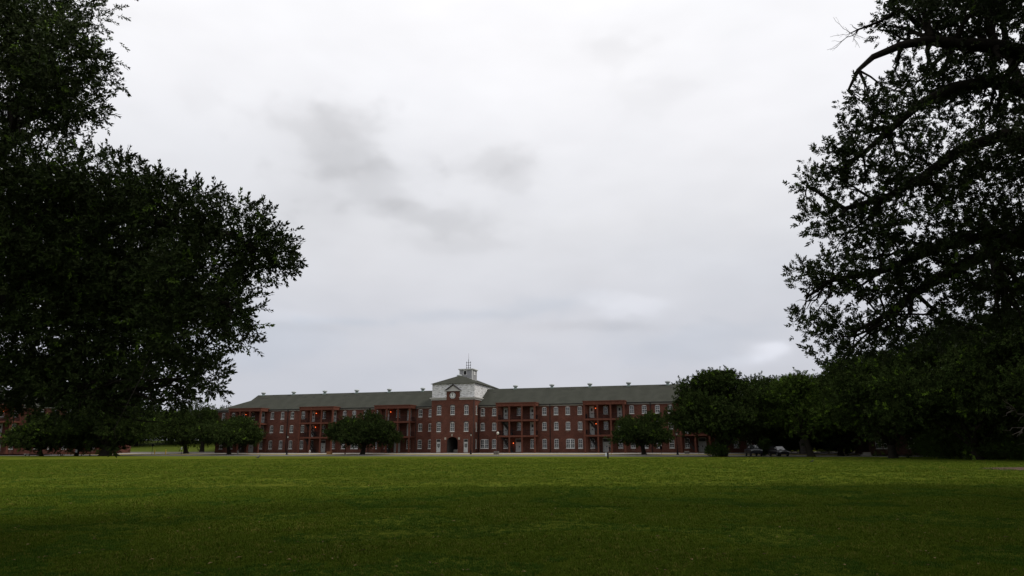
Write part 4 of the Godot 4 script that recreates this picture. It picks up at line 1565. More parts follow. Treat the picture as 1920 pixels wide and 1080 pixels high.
	for b in bare:
		var pts := []
		for p in b[0]: pts.append(p - at)
		var tw := []
		for q in 9:
			tw.append(pts[-1] + Vector3(r.randf_range(-0.8, 0.5), r.randf_range(-0.55, 0.7), r.randf_range(-0.5, 0.5)))
		limb(t, pts, b[1], 0.015, tw, r, 7)
	for l in rest:
		var pts := crooked(Vector3(0.1, 3.0, 0.1), l[0], Vector3(0, 0.5, 0), 7, 0.3, r)
		if l[0].x < -1.0 and l[0].y > 8.0:
			# the leader climbs outside the picture first, then arches over
			var top: Vector3 = Vector3(18.6, l[0].y * 0.9, l[0].z * 0.4 - 20.0) - at
			pts = crooked(Vector3(0.1, 3.0, 0.1), top, Vector3(0.6, 0, 0), 5, 0.2, r)
			for p in crooked(top, l[0], Vector3(0, 0.5, 0), 5, 0.25, r).slice(1): pts.append(p)
		limb(t, pts, 0.34, 0.06, [l[0] + rand_dir(r) * l[1] * 0.7, l[0] + rand_dir(r) * l[1] * 0.7], r, 7)
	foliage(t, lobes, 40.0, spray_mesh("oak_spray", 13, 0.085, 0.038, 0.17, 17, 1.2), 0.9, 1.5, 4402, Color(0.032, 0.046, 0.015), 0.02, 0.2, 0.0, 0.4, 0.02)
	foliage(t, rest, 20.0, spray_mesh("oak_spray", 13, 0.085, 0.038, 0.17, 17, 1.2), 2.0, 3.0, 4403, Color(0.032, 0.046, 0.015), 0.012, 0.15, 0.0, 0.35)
	dead_branches()
	# ------- oak over the viewpoint: out of the picture, it shades the near lawn
	at = Vector3(9.5, 0, 3.0)
	t = thing("foreground_oak_tree", "broad live oak beside the viewpoint whose canopy shades the near lawn", "tree", at, 0.0, "oaks framing the lawn")
	trunk(t, 3.4, 0.8)
	lobes = lobe_list([[9,11,2,4.5,2.2],[4,10,1,4,2],[13,10,3,4.5,2.5],[10,12.5,-4,4.5,2.0],[5,12,-4.5,4,1.6],[15,11.5,-4,4.5,2.2],[9,15,-8.5,4,1.7],[4,14.5,-8,3.5,1.5],[14,14,-8,4,2],[0,11,-2,4,1.8],[6,9,6,4.5,2],[12,9,8,4.5,2.5],[18,10,0,4,2.5],[20,9,-6,4,2.5],[0,15,-8.5,3,1.4],[18,13,-8,4,2.2]], at)
	for l in lobes:
		limb(t, crooked(Vector3(0, 3.2, 0), l[0], Vector3(0, 0.8, 0), 7, 0.3, r), 0.34, 0.06, [l[0] + rand_dir(r) * l[1] * 0.7, l[0] + rand_dir(r) * l[1] * 0.7], r, 7)
	foliage(t, lobes, 13.0, spray_mesh("oak_spray", 13, 0.085, 0.038, 0.17, 17, 1.2), 2.0, 3.0, 4404, Color(0.032, 0.046, 0.015), 0.012, 0.15, 0.0, 0.35)


func hanging_twig(t: Node3D, at: Vector3) -> void:
	# a single sprig that dangles low in front of the lawn
	var r := RandomNumberGenerator.new()
	r.seed = 12
	var a := Vector3(-4.66, 1.86, -8.15) - at
	var b := Vector3(-4.60, 1.60, -8.1) - at
	var tip := b
	var st := mb()
	tube(st, [Vector3(-5.6, 3.1, -10.6) - at, Vector3(-4.9, 2.5, -9.0) - at, a, a.lerp(b, 0.5) + Vector3(0.03, 0, 0), tip], [0.006, 0.005, 0.003, 0.002, 0.001], 5)
	obj("hanging_twig", st, M.bark, t)
	var lm := mb()
	var L := 0.085
	var w := 0.015
	tri(lm, Vector3.ZERO, Vector3(w, L * 0.5, 0.006), Vector3(0, L * 0.5, 0))
	tri(lm, Vector3.ZERO, Vector3(0, L * 0.5, 0), Vector3(-w, L * 0.5, 0.006))
	tri(lm, Vector3(0, L * 0.5, 0), Vector3(w, L * 0.5, 0.006), Vector3(0, L, 0))
	tri(lm, Vector3(0, L * 0.5, 0), Vector3(0, L, 0), Vector3(-w, L * 0.5, 0.006))
	var mesh := done(lm)
	var green := mat(Color(0.020, 0.030, 0.008), 0.9)
	green.metallic_specular = 0.05
	for k in 34:
		var q := lerpf(0.35, 1.0, pow(r.randf(), 0.5))
		var p := a.lerp(tip, q)
		var o := obj("leaf", mesh, green, t)
		var y := (Vector3(0, -0.55, 0) + rand_dir(r)).normalized()
		var x := y.cross(rand_dir(r)).normalized()
		o.transform = Transform3D(Basis(x, y, x.cross(y)) * r.randf_range(0.75, 1.15), p)


func dead_branches() -> void:
	# pale dead wood low on the oak at the right edge
	var r := RandomNumberGenerator.new()
	r.seed = 61
	var t: Node3D = null
	for c in get_children():
		if c.has_meta("label") and str(c.get_meta("label")).begins_with("dark live oak at the right picture edge"):
			t = c
	for q in [[Vector3(58.0, 3.2, -72.0), Vector3(47.0, 4.6, -66.0)], [Vector3(58.0, 3.0, -72.0), Vector3(45.8, 2.6, -64.0)], [Vector3(58.0, 2.8, -72.0), Vector3(48.5, 1.9, -65.0)], [Vector3(58.0, 3.2, -72.0), Vector3(49.0, 3.6, -64.0)]]:
		var st := mb()
		var a: Vector3 = q[0] - t.position
		var b: Vector3 = q[1] - t.position
		var pts := crooked(a, b, Vector3(0, 0.5, 0), 9, 0.35, r)
		tube(st, pts, radii(10, 0.22, 0.03), 6)
		for k in 10:
			var i := 3 + r.randi() % 6
			var e: Vector3 = pts[i] + (b - a).normalized() * r.randf_range(0.8, 2.4) + rand_dir(r) * 0.9
			tube(st, crooked(pts[i], e, Vector3.ZERO, 4, 0.14, r), radii(5, 0.06, 0.012), 5)
		obj("dead_limb", st, M.dead, t)


# ------------------------------------------------------------------ grass blades near the camera
func lawn_blades() -> void:
	var r := RandomNumberGenerator.new()
	r.seed = 999
	var st := mb()
	for k in 9:
		var a := r.randf() * TAU
		var p := Vector3(r.randf_range(-0.05, 0.05), -0.004, r.randf_range(-0.05, 0.05))
		var d := Vector3(cos(a), 0, sin(a))
		var s := Vector3(-d.z, 0, d.x) * 0.0032
		var h := r.randf_range(0.022, 0.045)
		var m := p + Vector3(0, h * 0.6, 0) + d * h * 0.2
		var t := p + Vector3(0, h, 0) + d * h * r.randf_range(0.5, 1.1)
		tri(st, p - s, p + s, m + s * 0.8)
		tri(st, p - s, m + s * 0.8, m - s * 0.8)
		tri(st, m - s * 0.8, m + s * 0.8, t)
	var mesh := done(st)
	var pn := FastNoiseLite.new()
	pn.seed = 77
	pn.frequency = 0.22
	pn.fractal_octaves = 4
	var N := 320000
	var mm := MultiMesh.new()
	mm.transform_format = MultiMesh.TRANSFORM_3D
	mm.use_colors = true
	mm.mesh = mesh
	mm.instance_count = N
	for i in N:
		var d := exp(r.randf_range(log(6.5), log(30.0)))
		if r.randf() < 0.4:
			d = 20.0 + 85.0 * pow(r.randf(), 1.7)
		var x := r.randf_range(-1.0, 1.0) * (0.82 * d + 1.0)
		var q := pn.get_noise_2d(x, d)
		var s := lerpf(0.9, 2.4, minf((d - 6.5) / 50.0, 1.0)) * r.randf_range(0.75, 1.35) * (1.0 + q * 0.9)
		var kk := clampf(1.2 - d / 30.0, 0.25, 1.0)
		var f := 1.0 + r.randf_range(-0.28, 0.28) * kk
		var c := Color(0.080, 0.112, 0.012) * f
		if r.randf() < (0.04 + 0.25 * maxf(q, 0.0)) * kk:
			c = Color(0.19, 0.165, 0.040) * f
		elif q < -0.14 and r.randf() < 0.75:      # darker clover and coarse tufts in patches
			c = Color(0.040, 0.082, 0.010) * f
			s *= 1.15
		elif r.randf() < 0.3 * kk:
			c = Color(0.044, 0.080, 0.005) * f
		var a := r.randf() * TAU
		mm.set_instance_transform(i, Transform3D(Basis(Vector3.UP, a).scaled(Vector3(s, s * r.randf_range(0.7, 1.2), s)), Vector3(x, 0.0, -d)))
		mm.set_instance_color(i, c)
	var o := MultiMeshInstance3D.new()
	o.name = "grass"
	o.multimesh = mm
	o.material_override = M.blade
	add_child(o)
	tag(o, "short mown green grass blades covering the near lawn", "grass", "", "stuff")


# ------------------------------------------------------------------ street things
func fallen_leaves() -> void:
	var r := RandomNumberGenerator.new()
	r.seed = 4
	var lm := mb()
	var L := 0.075
	tri(lm, Vector3(0, 0.02, 0), Vector3(0.016, 0.034, L * 0.5), Vector3(0, 0.026, L))
	tri(lm, Vector3(0, 0.02, 0), Vector3(0, 0.026, L), Vector3(-0.016, 0.03, L * 0.5))
	var mm := MultiMesh.new()
	mm.transform_format = MultiMesh.TRANSFORM_3D
	mm.use_colors = true
	mm.mesh = done(lm)
	mm.instance_count = 700
	for i in 700:
		var d := exp(r.randf_range(log(6.5), log(45.0)))
		mm.set_instance_transform(i, Transform3D(Basis(Vector3.UP, r.randf() * TAU) * r.randf_range(0.7, 1.4), Vector3(r.randf_range(-1.0, 1.0) * (0.82 * d + 1.0), r.randf_range(0.0, 0.02), -d)))
		mm.set_instance_color(i, Color(0.22, 0.16, 0.08) * r.randf_range(0.4, 1.5))
	var o := MultiMeshInstance3D.new()
	o.name = "fallen_leaves"
	o.multimesh = mm
	o.material_override = M.blade
	add_child(o)
	tag(o, "few dry brown leaves scattered over the near lawn", "leaves", "", "stuff")


func street_things() -> void:
	fallen_leaves()
	lamp_post("black street lamp with lantern head in front of the left wing, beside a downpipe", loc(-38.6, rise(15.2), 15.2), 4.2, false)
	lamp_post("black street lamp with lantern head right of the clock tower door", loc(2.3, rise(10.5), 10.5), 4.35, false)
	lamp_post("street lamp with pale round globe rising from a stone block planter", loc(8.6, rise(11.8), 11.8), 4.55, true)
	lamp_post("black street lamp beneath the oaks at the right end of the barracks", loc(44.6, rise(15.2), 15.2), 4.2, false)
	var st := mb()
	block(st, Vector3(-0.46, -0.05, -0.46), Vector3(0.46, 0.66, 0.46), 0.05)
	var pb := obj("stone_planter", st, M.paving)
	pb.position = loc(8.6, rise(12.7), 12.75)
	pb.rotation.y = PH
	tag(pb, "squat dark stone block at the foot of the globe lamp", "planter")
	hydrant("pale grey fire hydrant on the verge at the left, under the small oak", loc(-54.4, rise(11.0), 11.0))
	hydrant("pale grey fire hydrant on the verge before the second gallery", loc(-36.2, rise(10.0), 10.0))
	var bk := mb()
	block(bk, Vector3(-0.55, -0.05, -0.35), Vector3(0.55, 0.55, 0.35), 0.03)
	var bo := obj("brick_planter", bk, M.board)
	bo.position = loc(-31.2, rise(10.0), 10.0)
	bo.rotation.y = PH
	tag(bo, "low brown brick planter box left of the spreading oak", "planter")
	var rp := mb()
	tube(rp, [Vector3(0, -0.1, 0), Vector3(0, 0.15, 0), Vector3(0, 1.5, 0), Vector3(0, 1.62, 0)], [0.17, 0.15, 0.14, 0.10], 10)
	var ro := obj("wooden_post", rp, M.redwood)
	ro.position = loc(-26.0, rise(12.3), 12.3)
	tag(ro, "thick reddish post under the left edge of the spreading oak", "post")
	person_walking()
	sign_post("small dark sign on a thin post right of the low round oak", loc(41.4, rise(12.0), 12.0), 1.55, 0.42, 0.62, M.black_metal, 0.0)
	sign_post("thin dark post with a tiny sign before the last gallery", loc(48.3, rise(11.0), 11.0), 1.6, 0.2, 0.3, M.black_metal, 0.0)
	sign_post("leaning white sign on a post beside the massive oak trunk", Vector3(-94.0, 0.0, -151.0), 1.35, 0.5, 0.55, M.sign_white, 0.16)
	sign_post("small white sign on a post near the yellow bollards", loc(-67.0, rise(14.5), 14.5), 1.7, 0.28, 0.62, M.sign_white, 0.0)
	sign_post("round dark sign on a thin post left of the yellow bollards", loc(-75.0, rise(14.8), 14.8), 2.4, 0.6, 0.6, M.black_metal, 0.0)
	sign_post("pale sign on a thin post before the far left gallery", Vector3(-113.5, 0.0, -154.0), 1.5, 0.25, 0.4, M.sign_white, 0.0)
	for k in 2:
		var b := mb()
		lathe(b, [Vector2(0.10, -0.05), Vector2(0.10, 1.05), Vector2(0.07, 1.13), Vector2(0.0, 1.15)], 12)
		var o := obj("bollard", b, M.yellow)
		o.position = loc(-76.4 + k * 3.2, rise(12.5), 12.5)
		tag(o, ["left yellow bollard beside the street left of the barracks", "right yellow bollard beside the street left of the barracks"][k], "bollard", "yellow bollards by the left street")
	marker_post()
	bench(Vector3(-105.6, 0.012, -152.8))
	utility_box()
	bird("small dark bird on the lawn before the left wing", Vector3(-37.4, 0.0, -103.5), 1.9, 0.8)
	bird("small dark bird on the lawn before the right grove", Vector3(30.3, 0.0, -71.2), 1.0, -0.6)
	mulch_ring()
	pickup(loc(57.6, 0.012, 22.0), PH + 0.16)
	suv(loc(61.6, 0.012, 22.5), PH + 0.34)
	suv2(loc(62.8, 0.012, 10.0), PH)
	var gp := mb()
	block(gp, Vector3(-0.5, 0, -0.5), Vector3(0.5, 0.5, 0.5), 0.05)
	block(gp, Vector3(-0.36, 0.5, -0.36), Vector3(0.36, 2.1, 0.36), 0.04)
	block(gp, Vector3(-0.46, 2.1, -0.46), Vector3(0.46, 2.3, 0.46), 0.05)
	lathe(gp, [Vector2(0.18, 2.3), Vector2(0.26, 2.5), Vector2(0.18, 2.72), Vector2(0.0, 2.8)], 12)
	var go := obj("gate_pillar", gp, M.paving)
	go.position = loc(66.8, rise(10.0), 10.0)
	tag(go, "pale stone gate pillar left of the leaning oak trunk", "pillar")
	var lb := mb()
	block(lb, Vector3(-0.75, 0, -0.25), Vector3(0.75, 0.62, 0.25), 0.04)
	var lo := obj("low_block", lb, M.concrete)
	lo.position = loc(-4.9, 0.50, -0.4)
	lo.rotation.y = PH
	tag(lo, "low grey concrete block inside the dark archway", "block")


func block(st: SurfaceTool, a: Vector3, b: Vector3, bev: float) -> void:
	# box with chamfered edges at the top and corners
	var rings := []
	for y in [[a.y, 0.0], [b.y - bev, 0.0], [b.y, bev]]:
		var i: float = y[1]
		var x0 := a.x + i
		var x1 := b.x - i
		var z0 := a.z + i
		var z1 := b.z - i
		rings.append([Vector3(x0 + bev, y[0], z0), Vector3(x1 - bev, y[0], z0), Vector3(x1, y[0], z0 + bev), Vector3(x1, y[0], z1 - bev), Vector3(x1 - bev, y[0], z1), Vector3(x0 + bev, y[0], z1), Vector3(x0, y[0], z1 - bev), Vector3(x0, y[0], z0 + bev)])
	loft(st, rings)


func lamp_post(label: String, at: Vector3, h: float, globe: bool) -> void:
	var t := thing("street_lamp", label, "street lamp", at, PH, "old style street lamps along the barracks")
	var b := mb()
	lathe(b, [Vector2(0.24, -0.04), Vector2(0.24, 0.12), Vector2(0.17, 0.22), Vector2(0.14, 0.75), Vector2(0.10, 0.85), Vector2(0.0, 0.86)], 10)
	obj("base", b, M.black_metal, t)
	var p := mb()
	lathe(p, [Vector2(0.075, 0.8), Vector2(0.06, h - 0.75), Vector2(0.10, h - 0.70), Vector2(0.10, h - 0.64), Vector2(0.0, h - 0.62)], 10)
	obj("post", p, M.black_metal, t)
	var l := mb()
	if globe:
		lathe(l, [Vector2(0.10, h - 0.64), Vector2(0.24, h - 0.48), Vector2(0.27, h - 0.30), Vector2(0.22, h - 0.12), Vector2(0.10, h - 0.03), Vector2(0.0, h)], 14)
		obj("globe", l, M.opal, t)
	else:
		lathe(l, [Vector2(0.12, h - 0.63), Vector2(0.20, h - 0.26), Vector2(0.0, h - 0.26)], 6, Vector3.ZERO, Basis.IDENTITY, false)
		var lan := obj("lantern", l, M.opal, t)
		for k in 6:
			var a := TAU * k / 6.0
			var f := mb()
			beam(f, Vector3(cos(a) * 0.125, h - 0.63, sin(a) * 0.125), Vector3(cos(a) * 0.205, h - 0.25, sin(a) * 0.205), 0.025, 0.025)
			obj("glazing_bar", f, M.black_metal, lan)
		var c := mb()
		lathe(c, [Vector2(0.27, h - 0.27), Vector2(0.24, h - 0.22), Vector2(0.09, h - 0.10), Vector2(0.05, h - 0.08), Vector2(0.04, h - 0.02), Vector2(0.0, h + 0.04)], 6, Vector3.ZERO, Basis.IDENTITY, false)
		obj("cap", c, M.black_metal, t)


func hydrant(label: String, at: Vector3) -> void:
	var t := thing("fire_hydrant", label, "hydrant", at, PH, "fire hydrants on the verge")
	var b := mb()
	lathe(b, [Vector2(0.19, -0.04), Vector2(0.19, 0.06), Vector2(0.13, 0.08), Vector2(0.13, 0.58), Vector2(0.17, 0.60), Vector2(0.17, 0.66), Vector2(0.14, 0.70)], 12)
	obj("barrel", b, M.pale_grey, t)
	var c := mb()
	lathe(c, [Vector2(0.15, 0.69), Vector2(0.13, 0.78), Vector2(0.06, 0.84), Vector2(0.035, 0.85), Vector2(0.035, 0.91), Vector2(0.0, 0.92)], 12)
	obj("bonnet", c, M.pale_grey, t)
	for s in [-1.0, 1.0]:
		var n := mb()
		lathe(n, [Vector2(0.07, 0.10), Vector2(0.07, 0.19), Vector2(0.085, 0.19), Vector2(0.085, 0.23), Vector2(0.0, 0.24)], 10, Vector3(0, 0.47, 0), Basis(Vector3.BACK, -s * PI / 2))
		obj("nozzle", n, M.pale_grey, t)


func sign_post(label: String, at: Vector3, h: float, w: float, ph: float, m: Material, lean: float) -> void:
	var t := thing("sign_post", label, "sign", at, PH)
	t.rotation.z = -lean
	var p := mb()
	beam(p, Vector3(0, -0.1, 0), Vector3(0, h, 0), 0.055, 0.055)
	obj("post", p, M.black_metal, t)
	var s := mb()
	if w > 0.55:
		lathe(s, [Vector2(0.0, 0.03), Vector2(w * 0.5, 0.03), Vector2(w * 0.5, 0.045), Vector2(0.0, 0.045)], 20, Vector3(0, h - ph * 0.5, 0), Basis(Vector3.RIGHT, PI / 2), false)
	else:
		block(s, Vector3(-w * 0.5, h - ph, 0.03), Vector3(w * 0.5, h + 0.02, 0.05), 0.008)
	obj("panel", s, m, t)


func marker_post() -> void:
	# a short two-tone utility post standing in the lawn
	var t := thing("marker_post", "short grey and black utility post standing in the lawn before the right gallery", "post", Vector3(13.75, 0, -102.0), -0.2)
	var a := mb()
	block(a, Vector3(-0.02, -0.05, -0.09), Vector3(0.20, 0.78, 0.09), 0.02)
	obj("post", a, M.black_metal, t)
	var b := mb()
	block(b, Vector3(-0.30, 0.32, -0.07), Vector3(-0.02, 0.80, 0.07), 0.02)
	obj("side_box", b, M.sign_white, t)


func bench(at: Vector3) -> void:
	var t := thing("concrete_bench", "pale concrete bench by the road before the far left barracks", "bench", at, PH)
	var s := mb()
	block(s, Vector3(-0.8, 0.38, -0.22), Vector3(0.8, 0.48, 0.22), 0.02)
	obj("seat", s, M.concrete, t)
	for x in [-0.55, 0.55]:
		var l := mb()
		block(l, Vector3(x - 0.1, 0, -0.17), Vector3(x + 0.1, 0.38, 0.17), 0.01)
		obj("leg", l, M.concrete, t)


func utility_box() -> void:
	var t := thing("utility_box", "low grey utility box before the last gallery at right", "utility box", loc(46.0, rise(7.5), 7.5), PH)
	var s := mb()
	block(s, Vector3(-0.45, -0.03, -0.3), Vector3(0.45, 0.42, 0.3), 0.03)
	obj("cabinet", s, M.paving, t)
	var l := mb()
	block(l, Vector3(-0.48, 0.42, -0.33), Vector3(0.48, 0.48, 0.33), 0.03)
	obj("lid", l, M.concrete, t)


func bird(label: String, at: Vector3, s: float, turn: float) -> void:
	var t := thing("bird", label, "bird", at, turn, "birds on the lawn")
	t.scale = Vector3.ONE * s
	var bones := [[Vector3(-0.10, 0.14, 0), Vector3(0.04, 0.19, 0), 0.035, 0.055], [Vector3(0.04, 0.19, 0), Vector3(0.10, 0.26, 0), 0.05, 0.028], [Vector3(0.10, 0.26, 0), Vector3(0.115, 0.275, 0), 0.032, 0.03], [Vector3(-0.10, 0.14, 0), Vector3(-0.24, 0.09, 0), 0.026, 0.012]]
	obj("body", nets(bones, 0.02, 0.012), M.bird, t)
	for z in [-0.025, 0.025]:
		var l := mb()
		tube(l, [Vector3(0.0, 0.15, z), Vector3(-0.02, 0.08, z), Vector3(0.0, 0.005, z), Vector3(0.04, 0.004, z)], [0.012, 0.007, 0.006, 0.004], 5)
		obj("leg", l, M.bird, t)
		var w := mb()
		loft(w, [[Vector3(0.05, 0.21, z * 2.0), Vector3(0.03, 0.16, z * 2.3), Vector3(0.02, 0.19, z * 2.5)], [Vector3(-0.20, 0.125, z * 0.6), Vector3(-0.21, 0.105, z * 0.7), Vector3(-0.20, 0.115, z * 0.9)]])
		obj("wing", w, M.bird, t)
	var b := mb()
	tube(b, [Vector3(0.135, 0.275, 0), Vector3(0.185, 0.265, 0)], [0.012, 0.002], 6)
	obj("beak", b, M.bird, t)


func mulch_ring() -> void:
	var st := mb()
	var n := 40
	var r := RandomNumberGenerator.new()
	r.seed = 5
	var prev := []
	for k in n + 1:
		var a := TAU * k / n
		var wob := 1.0 + 0.10 * sin(a * 3.0 + 1.0) + 0.06 * sin(a * 7.0)
		var ring := []
		for q in [[4.6, 0.004], [3.6, 0.05], [1.8, 0.09], [0.3, 0.12]]:
			ring.append(Vector3(cos(a) * q[0] * wob, q[1], sin(a) * q[0] * wob))
		if k > 0:
			for i in 3:
				quad(st, prev[i], ring[i], ring[i + 1], prev[i + 1])
		prev = ring
	var o := struct("mulch_bed", st, M.mulch)
	o.position = Vector3(38.6, 0, -50.0)
	# loose chips of wood on the bed
	var cm := mb()
	obox(cm, Transform3D(Basis(Vector3(0.3, 1, 0.2).normalized(), 0.4), Vector3.ZERO), Vector3(0.11, 0.02, 0.03))
	var mm := MultiMesh.new()
	mm.transform_format = MultiMesh.TRANSFORM_3D
	mm.use_colors = true
	mm.mesh = done(cm)
	mm.instance_count = 2600
	for i in 2600:
		var a := r.randf() * TAU
		var d := sqrt(r.randf()) * 4.5
		mm.set_instance_transform(i, Transform3D(Basis(Vector3.UP, r.randf() * TAU) * Basis(Vector3.RIGHT, r.randf_range(-0.5, 0.5)), Vector3(38.6 + cos(a) * d, 0.115 - d * 0.022, -50.0 + sin(a) * d)))
		mm.set_instance_color(i, Color(0.10, 0.072, 0.052) * r.randf_range(0.4, 1.9))
	var c := MultiMeshInstance3D.new()
	c.name = "wood_chips"
	c.multimesh = mm
	c.material_override = M.blade
	add_child(c)
	tag(c, "loose brown wood chips on the mulch bed at the right edge", "mulch", "", "stuff")


# ------------------------------------------------------------------ smooth bodies
func field(p: Vector3, bones: Array, k: float) -> float:
	var d := 1e9
	for b in bones:
		var ab: Vector3 = b[1] - b[0]
		var t := clampf((p - b[0]).dot(ab) / maxf(ab.length_squared(), 1e-8), 0.0, 1.0)
		var q: float = p.distance_to(b[0] + ab * t) - lerpf(b[2], b[3], t)
		if d > 1e8:
			d = q
		else:
			var h := clampf(0.5 + 0.5 * (d - q) / k, 0.0, 1.0)
			d = lerpf(d, q, h) - k * h * (1.0 - h)
	return d


func nets(bones: Array, k: float, cell: float) -> ArrayMesh:
	var lo := Vector3.ONE * 1e9
	var hi := Vector3.ONE * -1e9
	for b in bones:
		for e in 2:
			var rr := Vector3.ONE * (maxf(b[2], b[3]) + cell * 2.5)
			lo = lo.min(b[e] - rr)
			hi = hi.max(b[e] + rr)
	var n := Vector3i(((hi - lo) / cell).ceil()) + Vector3i.ONE
	var val := PackedFloat32Array()
	val.resize(n.x * n.y * n.z)
	for z in n.z:
		for y in n.y:
			for x in n.x:
				val[(z * n.y + y) * n.x + x] = field(lo + Vector3(x, y, z) * cell, bones, k)
	var vert := {}
	var st := SurfaceTool.new()
	st.begin(Mesh.PRIMITIVE_TRIANGLES)
	var count := 0
	var off := [Vector3i(0, 0, 0), Vector3i(1, 0, 0), Vector3i(0, 1, 0), Vector3i(1, 1, 0), Vector3i(0, 0, 1), Vector3i(1, 0, 1), Vector3i(0, 1, 1), Vector3i(1, 1, 1)]
	for z in n.z - 1:
		for y in n.y - 1:
			for x in n.x - 1:
				var vs := []
				var neg := 0
				for o in off:
					var v := val[((z + o.z) * n.y + y + o.y) * n.x + x + o.x]
					vs.append(v)
					if v < 0.0: neg += 1
				if neg == 0 or neg == 8: continue
				var sum := Vector3.ZERO
				var m := 0
				for e in [[0, 1], [2, 3], [4, 5], [6, 7], [0, 2], [1, 3], [4, 6], [5, 7], [0, 4], [1, 5], [2, 6], [3, 7]]:
					var a: float = vs[e[0]]
					var b: float = vs[e[1]]
					if (a < 0.0) != (b < 0.0):
						sum += Vector3(off[e[0]]).lerp(Vector3(off[e[1]]), a / (a - b))
						m += 1
				var P := lo + (Vector3(x, y, z) + sum / m) * cell
				var eps := cell * 0.5
				st.set_normal(Vector3(field(P + Vector3(eps, 0, 0), bones, k) - field(P - Vector3(eps, 0, 0), bones, k), field(P + Vector3(0, eps, 0), bones, k) - field(P - Vector3(0, eps, 0), bones, k), field(P + Vector3(0, 0, eps), bones, k) - field(P - Vector3(0, 0, eps), bones, k)).normalized())
				st.add_vertex(P)
				vert[(z * n.y + y) * n.x + x] = count
				count += 1
	var step := [1, n.x, n.x * n.y]
	for id in vert:
		for ax in 3:
			var u: int = step[(ax + 1) % 3]
			var w: int = step[(ax + 2) % 3]
			var a := val[id] < 0.0
			if a == (val[id + step[ax]] < 0.0): continue
			if not (vert.has(id - u) and vert.has(id - w) and vert.has(id - u - w)): continue
			var q := [vert[id], vert[id - u], vert[id - u - w], vert[id - w]]
			if a: q.reverse()
			for i in [0, 1, 2, 0, 2, 3]:
				st.add_index(q[i])
	return st.commit()


